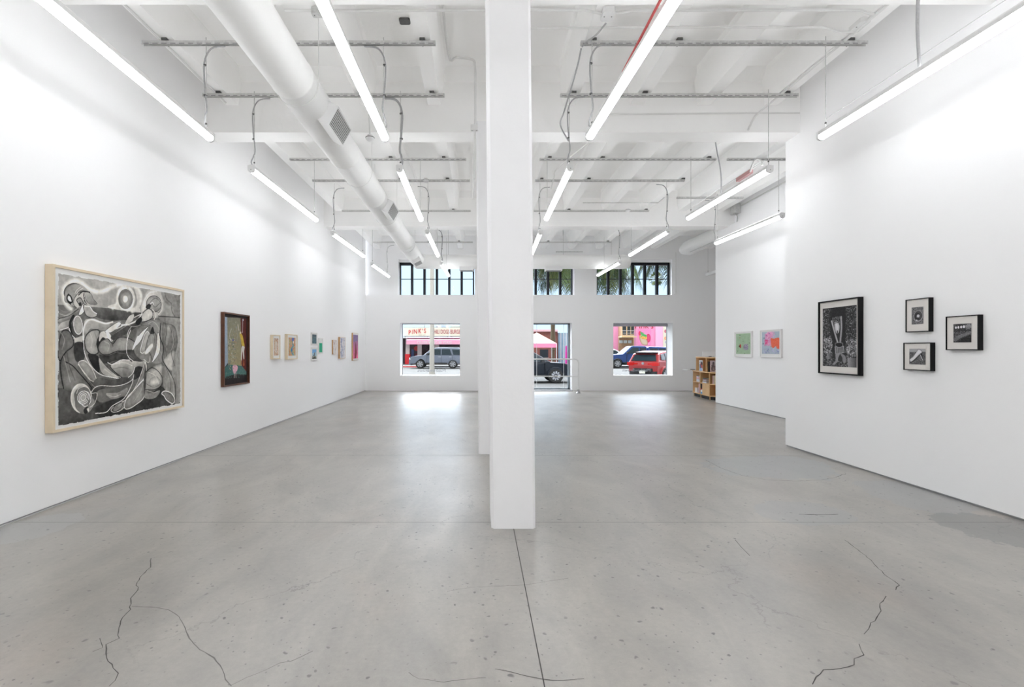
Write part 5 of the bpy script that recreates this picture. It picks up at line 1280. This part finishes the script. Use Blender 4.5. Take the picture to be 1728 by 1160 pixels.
# --- hot dog stand
D = 49.0
def fx_(px): return PX(px, D)
def fz_(py): return PZ(py, D)
M_cream2 = mat('cream sign face', srgb(236,232,214), .5, var=.01)
M_redL = mat('red sign letters', srgb(200,36,60), .5)
M_redL2 = mat('faded red letters', srgb(176,86,98), .5)
M_pinkA = mat('pink awning canvas', srgb(240,168,198), .8, var=.03)
M_stall = mat('stand wall', srgb(196,186,186), .8, var=.05)
M_inside = mat('stand interior', srgb(78,66,72), .8, var=.5, scale=1.5)
Bd = empty('food_stand', (fx_(735), D, GZ), label='hot dog stand across the street with pink awning, seen through the left display window', cat='building')
mb = MB(); mb.box(fx_(640), fx_(800), D+2.4, D+9, GZ, fz_(571)); mb.build('stand_wall', M_inside, Bd)
mb = MB(); mb.box(fx_(640), fx_(800), D-.6, D+9.1, fz_(571), fz_(569.5)); mb.build('flat_roof', M_wcar, Bd)
for px0, px1 in ((684,690.5),(704,711),(733,740)):
    mb = MB(); mb.box(fx_(px0), fx_(px1), D+.2, D+.6, GZ, fz_(571)); mb.build('stand_pillar', M_stall, Bd)
mb = MB(); mb.box(fx_(683.5)-.01, fx_(690.8)+.02, D+.05, D+.65, GZ, fz_(598)); mb.build('red_pillar_base', mat('red tile', srgb(215,40,50), .5, var=.1, scale=30), Bd)
mb = MB(); mb.box(fx_(704), fx_(790), D+.8, D+1.2, GZ, fz_(602)); mb.build('service_counter', mat('counter front', srgb(150,130,140), .6, var=.3, scale=4), Bd)
mb = MB(); mb.lathe((fx_(699.5), D+1.5, fz_(588.5)), [(.26,-.03),(.26,.03)], 18, 'y'); mb.build('round_red_sign', mat('round sign red', srgb(205,60,66), .5), Bd)
mb = MB(); mb.box(fx_(691.5), fx_(695.5), D+1.2, D+1.3, GZ, fz_(590)); mb.build('blue_panel', mat('blue panel', srgb(84,110,160), .6, var=.1), Bd)
mb = MB(); mb.box(fx_(698), fx_(703), D+1.2, D+1.3, GZ, fz_(597)); mb.build('menu_panel', mat('red menu', srgb(130,60,74), .6, var=.4, scale=5), Bd)
aw = MB(); ax0, ax1 = fx_(688.2), fx_(800)
aw.add([(ax0,D+.2,fz_(570.5)),(ax1,D+.2,fz_(570.5)),(ax1,D-1.0,PZ(574,D-1.0)),(ax0,D-1.0,PZ(574,D-1.0)),(ax1,D-1.02,PZ(581.5,D-1)),(ax0,D-1.02,PZ(581.5,D-1))], [(0,1,2,3),(3,2,4,5)])
aw.add([(ax0,D+.2,fz_(570.5)-.02),(ax1,D+.2,fz_(570.5)-.02),(ax1,D-.98,PZ(574,D-1.0)-.02),(ax0,D-.98,PZ(574,D-1.0)-.02),(ax1,D-1.0,PZ(581.5,D-1)),(ax0,D-1.0,PZ(581.5,D-1))], [(0,3,2,1),(3,5,4,2)])
AW = aw.build('awning', M_pinkA, Bd)
mirrored_text('CELEBRATING 80 YEARS', PX(733,D-1.05), D-1.05, PZ(580.6,D-1.05), .40, M_wcar, Bd, 'awning_lettering', mirror=False, sx=.80)
for (a, b, txt, m_, sz, tcx) in ((681.3,725,"PINK'S",M_redL,.78,706.5),(726.5,758.2,'CHILI DOGS',M_redL2,.56,743.5),(759.2,790,'BURGERS',M_redL2,.56,771.5)):
    Sg = empty('roof_sign', (fx_((a+b)/2), D, fz_(568)), label={'P':"cream roof sign with big bouncing red letters on the food stand",'C':'cream roof sign with pale red letters right of the lamp post','B':'cream roof sign cut off by the right edge of the left display window'}[txt[0]], cat='sign')
    mb = MB(); mb.box(fx_(a), fx_(b), D-.2, D+.2, fz_(567.3), fz_(553.5)); mb.build('sign_box', M_cream2, Sg)
    mb = MB(); mb.box(fx_(a)-.02, fx_(b)+.02, D-.16, D+.16, fz_(568.6), fz_(567.3)); mb.box(fx_(a)-.02, fx_(b)+.02, D-.16, D+.16, fz_(553.5), fz_(552.9)); mb.build('sign_rim', M_metal, Sg)
    if txt[0] == 'P':
        xs = [691.0,695.9,701.0,708.3,712.6,717.0]; zs = [565.0,564.2,563.5,562.6,563,562.3]
        for ch, cx_, cy_ in zip(txt, xs, zs):
            o = mirrored_text(ch, PX(cx_,D-.24), D-.24, PZ(cy_,D-.24), .66, m_, Sg, 'letter', mirror=False, ext=.02, sx=.72)
        mirrored_text('SINCE 1939', PX(712,D-.24), D-.24, PZ(566.3,D-.24), .13, M_metal, Sg, 'small_lettering', mirror=False)
    else:
        mirrored_text(txt, PX(tcx,D-.24), D-.24, PZ(563.6,D-.24), .62, m_, Sg, 'letters', mirror=False, ext=.01, sx=.54)
    for q in (a+3, b-3):
        mb = MB(); mb.box(fx_(q)-.05, fx_(q)+.05, D-.05, D+.05, fz_(570), fz_(568)); mb.build('sign_post', M_metal, Sg)
for (px0, px1, py0, dd, c, lab) in ((744.8,752.8,548.5,110,(176,190,206),'distant blue grey tower block above the roof signs, through the left display window'),
                                    (735,739.5,550.5,90,(188,190,198),'distant grey stepped building just right of the lamp post'),
                                    (760,800,551,95,(196,206,196),'distant pale green block behind the last roof sign')):
    E = empty('tower_block', (PX((px0+px1)/2,dd), dd, GZ), label=lab, cat='building')
    mb = MB(); mb.box(PX(px0,dd), PX(px1,dd), dd, dd+8, GZ, PZ(py0,dd)); mb.build('walls', mat('far wall %d' % dd, srgb(*c), .9, var=.05), E)
    mb = MB(); mb.box(PX(px0,dd)+.3, PX(px1,dd)-.3, dd+.5, dd+7, PZ(py0,dd), PZ(py0,dd)+.15); mb.build('parapet', M_stall, E)
mb = MB(); mb.tube([(PX(716.5,60),60,GZ),(PX(716.5,60),60,7.2)], .06, 6); tag(mb.build('mast', M_metal), 'thin dark mast rising behind the big red lettered sign', 'pole')
for k, (za, zb) in enumerate(((4.3,4.05),(4.05,3.95))):
    mb = MB(); mb.tube([(-16,58,za+.6),(-4,58,zb+.3),(4,58,zb+.5)], .02, 4); tag(mb.build('overhead_wire', M_metal), ['upper','lower'][k]+' overhead wire crossing the sky behind the roof signs', 'wire')

# --- pop-up tent and people-free yard seen through the entrance
D2_ = 43.5
tx, tz = PX(909,D2_), PZ(560.5,D2_); hw_ = PX(940,D2_)-tx; ez = PZ(580,D2_)
E = empty('canopy_tent', (tx, D2_+1.4, GZ), label='white topped pink pop up tent seen through the glazed entrance', cat='tent')
ty = D2_+1.4
corners = [(tx-hw_,D2_),(tx+hw_,D2_),(tx+hw_,D2_+2.8),(tx-hw_,D2_+2.8)]
mb = MB()
for k in range(4):
    a, b = corners[k], corners[(k+1)%4]
    mb.add([(a[0],a[1],ez),(b[0],b[1],ez),(tx,ty,tz)], [(0,1,2)])
    mb.add([(a[0],a[1],ez-.012),(b[0],b[1],ez-.012),(tx,ty,tz-.012)], [(0,2,1)])
mb.build('tent_roof', mat('pale tent cloth', srgb(204,170,164), .8, var=.02), E)
mb = MB()
for k in range(4):
    a, b = corners[k], corners[(k+1)%4]; mb.add([(a[0],a[1],ez),(b[0],b[1],ez),(b[0],b[1],ez-.36),(a[0],a[1],ez-.36)], [(0,1,2,3)])
mb.build('valance', mat('pink valance', srgb(250,150,190), .8, var=.05), E)
for c in corners:
    mb = MB(); mb.tube([(c[0]-.05*(1 if c[0]>tx else -1),c[1],GZ+.0),(c[0]-.05*(1 if c[0]>tx else -1),c[1],ez-.01)], .03, 6); mb.build('leg', M_wcar, E)
D = 53.0
M_brick = mat('brown brick', srgb(140,92,84), .9, var=.15, scale=5)
Bk = empty('brick_building', (PX(900,D), D, GZ), label='low brown brick building behind the pop up tent', cat='building')
mb = MB(); mb.box(PX(812,D), PX(941,D), D, D+8, GZ, PZ(560,D)); mb.build('walls', M_brick, Bk)
mb = MB(); mb.box(PX(812,D), PX(941,D)-.02, D-.3, D+8.2, PZ(560,D), PZ(556.5,D)); mb.build('roof_edge', mat('pink fascia', srgb(236,196,206), .7), Bk)
for a, b in ((846,866),(872,896),(911,925)):
    f = MB(); f.box(PX(a,D), PX(b,D), D-.06, D, PZ(604,D), PZ(590,D)); w_ = f.build('window', M_glassd, Bk)
    s_ = MB(); s_.box(PX(a,D)-.08, PX(b,D)+.08, D-.1, D, PZ(604.8,D), PZ(604,D)); s_.build('window_ledge', M_stall, w_)
Gb = empty('glass_building', (PX(949,D), D-.5, GZ), label='pale blue glazed building front right of the pop up tent', cat='building')
mb = MB(); mb.box(PX(941,D)+.02, PX(1006,D), D-.5, D+6, GZ, PZ(562,D)); mb.build('glazed_front', mat('sky blue glass', srgb(150,178,200), .2, var=.15, scale=1.2), Gb)
for q in (945,950,954): 
    mb = MB(); mb.box(PX(q,D)-.04, PX(q,D)+.04, D-.56, D-.5, GZ, PZ(562,D)); mb.build('mullion', M_wcar, Gb)
for k, q in enumerate((955.5, 959.5, 963.5)):
    dd = 47.0; mb = MB(); mb.lathe((PX(q,dd),dd,GZ), [(.10,0),(.10,1.35),(.08,1.4),(.08,1.9),(.05,2.0)], 12)
    tag(mb.build('bollard_post', mat('magenta paint', srgb(196,50,150), .5)), ['magenta post nearest the pale blue building front','magenta post half hidden at the entrance frame','magenta post behind the entrance frame'][k], 'post')
# --- pink building with mural, seen through the right display window
D = 55.0
M_pink = mat('bright pink stucco', srgb(248,172,214), .9, var=.02, scale=.6)
M_pink2 = mat('pale pink stucco', srgb(252,196,232), .9, var=.02, scale=.6)
Pk = empty('pink_building', (PX(1080,D), D, GZ), label='bright pink building with a hot dog mural behind the blue pickup truck', cat='building')
mb = MB(); mb.box(PX(1010,D), PX(1104.5,D), D, D+8, GZ, 6.6); mb.build('wall_panel', M_pink, Pk)
mb = MB(); mb.box(PX(1104.5,D), PX(1117,D), D-.3, D+8, GZ, 6.6); mb.build('pale_wall_panel', M_pink2, Pk)
mb = MB(); mb.box(PX(1117,D), PX(1150,D), D-.4, D+8, GZ, 6.6); mb.build('white_wall_panel', M_cream2, Pk)
mc = Cv(90, 90, (.98,.60,.82), 61)
mc.ell(14,24,9,14,(.90,.30,.44)); mc.ell(70,50,15,24,(.90,.34,.50),edge=(.78,.2,.36),ew=4)
mc.poly([(10,40),(30,44),(56,54),(66,72),(62,90),(34,88),(18,72)], (.86,.80,.72), edge=(.74,.56,.46), ew=5)
mc.poly([(14,34),(34,40),(58,42),(60,54),(38,56),(18,46)], (.94,.80,.40)); mc.blobs(30,1.2,3,[(.90,.50,.26),(.98,.90,.55),(.84,.36,.24)],(.2,.4,.68,.6),.9)
mc.poly([(20,10),(30,22),(44,28),(58,32),(60,42),(42,40),(26,34),(18,24)], (.34,.72,.42)); mc.blobs(26,1,3,[(.26,.62,.34),(.56,.82,.56)],(.22,.16,.66,.46),.9)
Mu = empty('mural', (PX(1087,D), D-.02, PZ(583,D)), label='painted hot dog mural on the pink wall', cat='mural')
pic_mesh('mural_painting', mc, PX(1076,D)-PX(1087,D), PX(1099,D)-PX(1087,D), 0, PZ(556,D)-PZ(583,D), -.01, Mu, M_pic)
mirrored_text("Pink's", PX(1087,D-.03), D-.04, PZ(554.6,D), .95, M_redL, Mu, 'mural_lettering', mirror=False)
for k, (py0, py1, c) in enumerate(((556,563,(206,120,140)),(568,574.5,(244,170,130)),(577,579,(170,170,190)))):
    f = MB(); f.lathe((PX(1121.5,D),D-.42,PZ((py0+py1)/2,D)), [(.20 if k<2 else .12,-.02),(.20 if k<2 else .12,.02)], 14, 'y'); f.build('menu_picture', mat('menu %d' % k, srgb(*c), .6, var=.2, scale=6), Pk)
M_tan = mat('tan stucco', srgb(206,178,140), .9, var=.06)
Tn = empty('tan_building', (PX(1059,D), D-1.5, GZ), label='tan building with dark balcony windows in front of the pink wall', cat='building')
d1 = D-1.5
mb = MB(); mb.box(PX(1049,d1), PX(1070,d1), d1, d1+1.3, GZ, 6.2); mb.build('walls', M_tan, Tn)
for a, b, c, e in ((1050.5,1056.5,565,549),(1058.5,1063.5,565,549),(1065,1069.5,564.5,549),(1045.5,1050.5,579.5,575),(1052,1058,579.5,575),(1059.5,1065,579.5,575)):
    f = MB(); f.box(PX(a,d1), PX(b,d1), d1-.05, d1+.01, PZ(c,d1), PZ(e,d1)); w_ = f.build('window', M_glassd if c<570 else mat('pale glass', srgb(170,176,178), .2), Tn)
    g = MB(); g.box(PX((a+b)/2,d1)-.03, PX((a+b)/2,d1)+.03, d1-.08, d1-.05, PZ(c,d1), PZ(e,d1)); g.build('glazing_bar', M_trimb, w_)
mb = MB(); mb.box(PX(1043.5,d1), PX(1068,d1), d1-1.2, d1+.1, PZ(570,d1), PZ(568.3,d1)); mb.build('balcony_slab', mat('pale ledge', srgb(232,206,160), .8), Tn)
mb = MB(); mb.box(PX(1043.5,d1), PX(1067,d1), d1-.3, d1+.1, GZ, PZ(570,d1)); mb.build('lower_front', mat('brown front', srgb(150,118,92), .8, var=.1), Tn)
for a, b in ((1045,1050.8),(1052,1058),(1059.5,1065.4)):
    f = MB(); f.box(PX(a,d1-.3), PX(b,d1-.3), d1-.36, d1-.3, PZ(579.5,d1), PZ(574.7,d1)); f.build('shop_window', mat('pale glass', srgb(170,176,178), .2), Tn)
rl = MB()
for q in (558.5, 562.5, 566): rl.tube([(PX(1049,d1-1.2),d1-1.2,PZ(q,d1-1.2)),(PX(1071,d1-1.2),d1-1.2,PZ(q,d1-1.2))], .03, 5)
rl.build('balcony_rail', M_stall, Tn)
# grey roller shade housing at the head of the right display window
y = 17.66; E = empty('roller_shade', ((LW[2][0]+LW[2][1])/2, y, 2.30), label='grey rolled up shade along the top of the right display window', cat='shade')
mb = MB(); mb.box(LW[2][0]+.01, LW[2][1]-.01, y-.03, y+.03, PZ(551,y), PZ(547,y)); mb.build('shade_roll', mat('grey shade cloth', srgb(190,188,194), .7), E)
mb = MB(); mb.box(LW[2][0]+.01, LW[2][1]-.01, y-.035, y+.035, PZ(551.3,y), PZ(551,y)); mb.build('bottom_bar', M_metal, E)

# --- palms
def palm_mats():
    out = []
    for i, c in enumerate(((52,74,40),(78,98,52),(36,58,42),(120,126,70))):
        out.append(mat('palm leaf %d' % i, srgb(*c), .55, var=.25, scale=1.2))
    return out
PMs = palm_mats(); M_trunk = mat('palm trunk', srgb(84,76,58), .9, var=.3, scale=14, bump=.5, bscale=10)
def feather_palm(x, y, zc, label, n=26, L=3.4, seed=1, tr=.20, dens=44):
    rd = random.Random(seed)
    E = empty('palm_tree', (x, y, GZ), label=label, cat='palm tree', group='palms outside the upper windows')
    mb = MB(); hh = zc-GZ
    pr = [(tr*1.3,0)]
    k = 0
    while k*.18 < hh: pr += [(tr*(1.0+.06*(k%2)), .1+k*.18)]; k += 1
    mb.lathe((x,y,GZ), pr+[(tr*.8,hh)], 12); mb.build('trunk', M_trunk, E)
    cr = MB()
    for i in range(n):
        az = 2*PI*i/n + rd.uniform(-.15,.15); el = rd.uniform(-.1, 1.25); Ln = L*rd.uniform(.8,1.1)
        cr.cur = rd.choice((0,0,1,1,2,3))
        p = Vector((x,y,zc)); d = Vector((math.cos(az)*math.cos(el), math.sin(az)*math.cos(el), math.sin(el)))
        pts = [p.copy()]; steps = 12
        for s_ in range(steps):
            p = p + d*(Ln/steps); d = (d + Vector((0,0,-.19))).normalized(); pts.append(p.copy())
        cr.tube(pts, [.03-.002*j for j in range(len(pts))], 4)
        nl = dens
        for j in range(nl):
            t = (j+1.5)/(nl+1)*steps; a = int(min(t, steps-1)); q = pts[a].lerp(pts[a+1], t-a); tg = (pts[a+1]-pts[a]).normalized()
            sd = tg.cross(Vector((0,0,1)));
            if sd.length < 1e-3: sd = Vector((1,0,0))
            sd.normalize(); ll = (.55+.5*math.sin(PI*(j+1)/nl))*L/3.4*rd.uniform(.85,1.15)
            for sg_ in (-1, 1):
                v = (sd*sg_*.75 + tg*.55 + Vector((0,0,-.25-.35*rd.random()))).normalized()
                m1_ = q + v*ll*.5; m2_ = q + v*ll + Vector((0,0,-.30*ll))
                wv = tg*.022
                cr.add([q-wv, q+wv, m1_+wv*1.1, m1_-wv*1.1, m2_], [(0,1,2,3),(3,2,4)])
    me = cr.build('crown', PMs, E); return E
specs = [(1.9,25.2,6.9,'feather palm hanging into the left half of the middle upper window',46,3.3,1),
         (5.55,25.2,7.0,'feather palm between the middle and right upper windows, fronds in both',60,3.9,2),
         (10.6,25.6,7.3,'feather palm hanging into the right panes of the right upper window',40,3.2,4),
         (6.3,29.2,7.6,'feather palm farther back filling the right upper window',50,3.8,5)]
for s_ in specs: feather_palm(*s_[:4], n=s_[4], L=s_[5], seed=s_[6])
# trunk seen through the entrance
mb = MB(); D = 50.0; mb.lathe((PX(933,D),D,GZ), [(.20,0),(.18,1.5),(.25,1.55),(.20,2.4),(.28,2.45),(.22,3.6),(.30,6.5)], 12); tag(mb.build('palm_tree', M_trunk), 'shaggy palm trunk rising behind the pop up tent', 'palm tree')
# fan palm far away
D = 80.0; fxp, fzp = PX(1108,D), PZ(471,D)
E = empty('palm_tree', (fxp, D, GZ), label='small distant fan palm against the sky in the right upper window', cat='palm tree')
mb = MB(); mb.tube([(fxp,D,GZ),(fxp,D,fzp)], .22, 10); mb.build('trunk', M_trunk, E)
cr = MB(); rd = random.Random(9)
for i in range(46):
    az = rd.uniform(0, 2*PI); el = rd.uniform(-1.0, 1.4); d = Vector((math.cos(az)*math.cos(el), math.sin(az)*math.cos(el), math.sin(el)))
    c = Vector((fxp,D,fzp)); q = c + d*.75; cr.cur = rd.choice((1,3,1,0)); cr.tube([c,q], .03, 4)
    sd = d.cross(Vector((0,0,1))); sd = sd.normalized() if sd.length > .01 else Vector((1,0,0))
    for k in range(11):
        a = (k-5)*.28; v = (d*math.cos(a)+sd*math.sin(a)).normalized(); e = q+v*.7+Vector((0,0,-.12)); w_ = v.cross(d.cross(sd)).normalized()*.05
        cr.add([q-w_*.3, q+w_*.3, q+v*.4+w_, q+v*.4-w_, e], [(0,1,2,3),(3,2,4)])
cr.build('crown', PMs, E)

# ------------------------------------------------------------------ light, world, camera
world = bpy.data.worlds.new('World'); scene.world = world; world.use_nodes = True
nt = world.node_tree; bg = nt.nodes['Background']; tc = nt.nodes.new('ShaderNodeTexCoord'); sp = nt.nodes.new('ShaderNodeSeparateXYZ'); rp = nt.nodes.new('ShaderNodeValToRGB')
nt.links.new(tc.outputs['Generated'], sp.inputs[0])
# sky: pale blue low ahead, boosted higher up, unseen, to brighten the room
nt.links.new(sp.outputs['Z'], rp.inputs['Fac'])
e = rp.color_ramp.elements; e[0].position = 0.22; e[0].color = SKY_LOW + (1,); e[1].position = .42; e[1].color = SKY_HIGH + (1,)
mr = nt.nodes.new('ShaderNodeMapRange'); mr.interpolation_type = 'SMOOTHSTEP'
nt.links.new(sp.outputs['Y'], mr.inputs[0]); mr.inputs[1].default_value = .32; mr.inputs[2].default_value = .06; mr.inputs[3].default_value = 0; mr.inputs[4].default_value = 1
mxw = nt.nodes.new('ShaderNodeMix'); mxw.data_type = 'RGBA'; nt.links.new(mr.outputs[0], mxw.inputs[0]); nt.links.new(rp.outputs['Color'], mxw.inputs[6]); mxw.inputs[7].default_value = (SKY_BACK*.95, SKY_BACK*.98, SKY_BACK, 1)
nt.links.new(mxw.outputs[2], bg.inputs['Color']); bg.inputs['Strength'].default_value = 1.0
sun = bpy.data.lights.new('sun', 'SUN'); sun.energy = SUN_STR; sun.angle = .01; sun.color = (1.0,.95,.88)
so = bpy.data.objects.new('sun', sun); COL.objects.link(so)
so.rotation_euler = Vector((0.35, 0.75, -1.0)).to_track_quat('-Z','Y').to_euler()
so.location = (0, -5, 30)
cam = bpy.data.cameras.new('camera'); co = bpy.data.objects.new('camera', cam); COL.objects.link(co)
cam.sensor_fit = 'HORIZONTAL'; cam.sensor_width = 36.0; cam.lens = F/1728*36.0
cam.shift_x = (864-VX)/1728; cam.shift_y = (VY-580)/1728
cam.clip_start = .05; cam.clip_end = 500
co.location = (0, 0, H); co.rotation_euler = (PI/2, 0, 0); scene.camera = co
scene.view_settings.view_transform = 'Standard'; scene.view_settings.look = 'None'
scene.view_settings.exposure = EXPO; scene.view_settings.gamma = 1.0; scene.view_settings.use_curve_mapping = False
cy = scene.cycles
cy.use_denoising = True; cy.max_bounces = 20; cy.diffuse_bounces = 18; cy.glossy_bounces = 4; cy.transparent_max_bounces = 12; cy.transmission_bounces = 4
cy.sample_clamp_indirect = 6.0; cy.caustics_reflective = False; cy.caustics_refractive = False
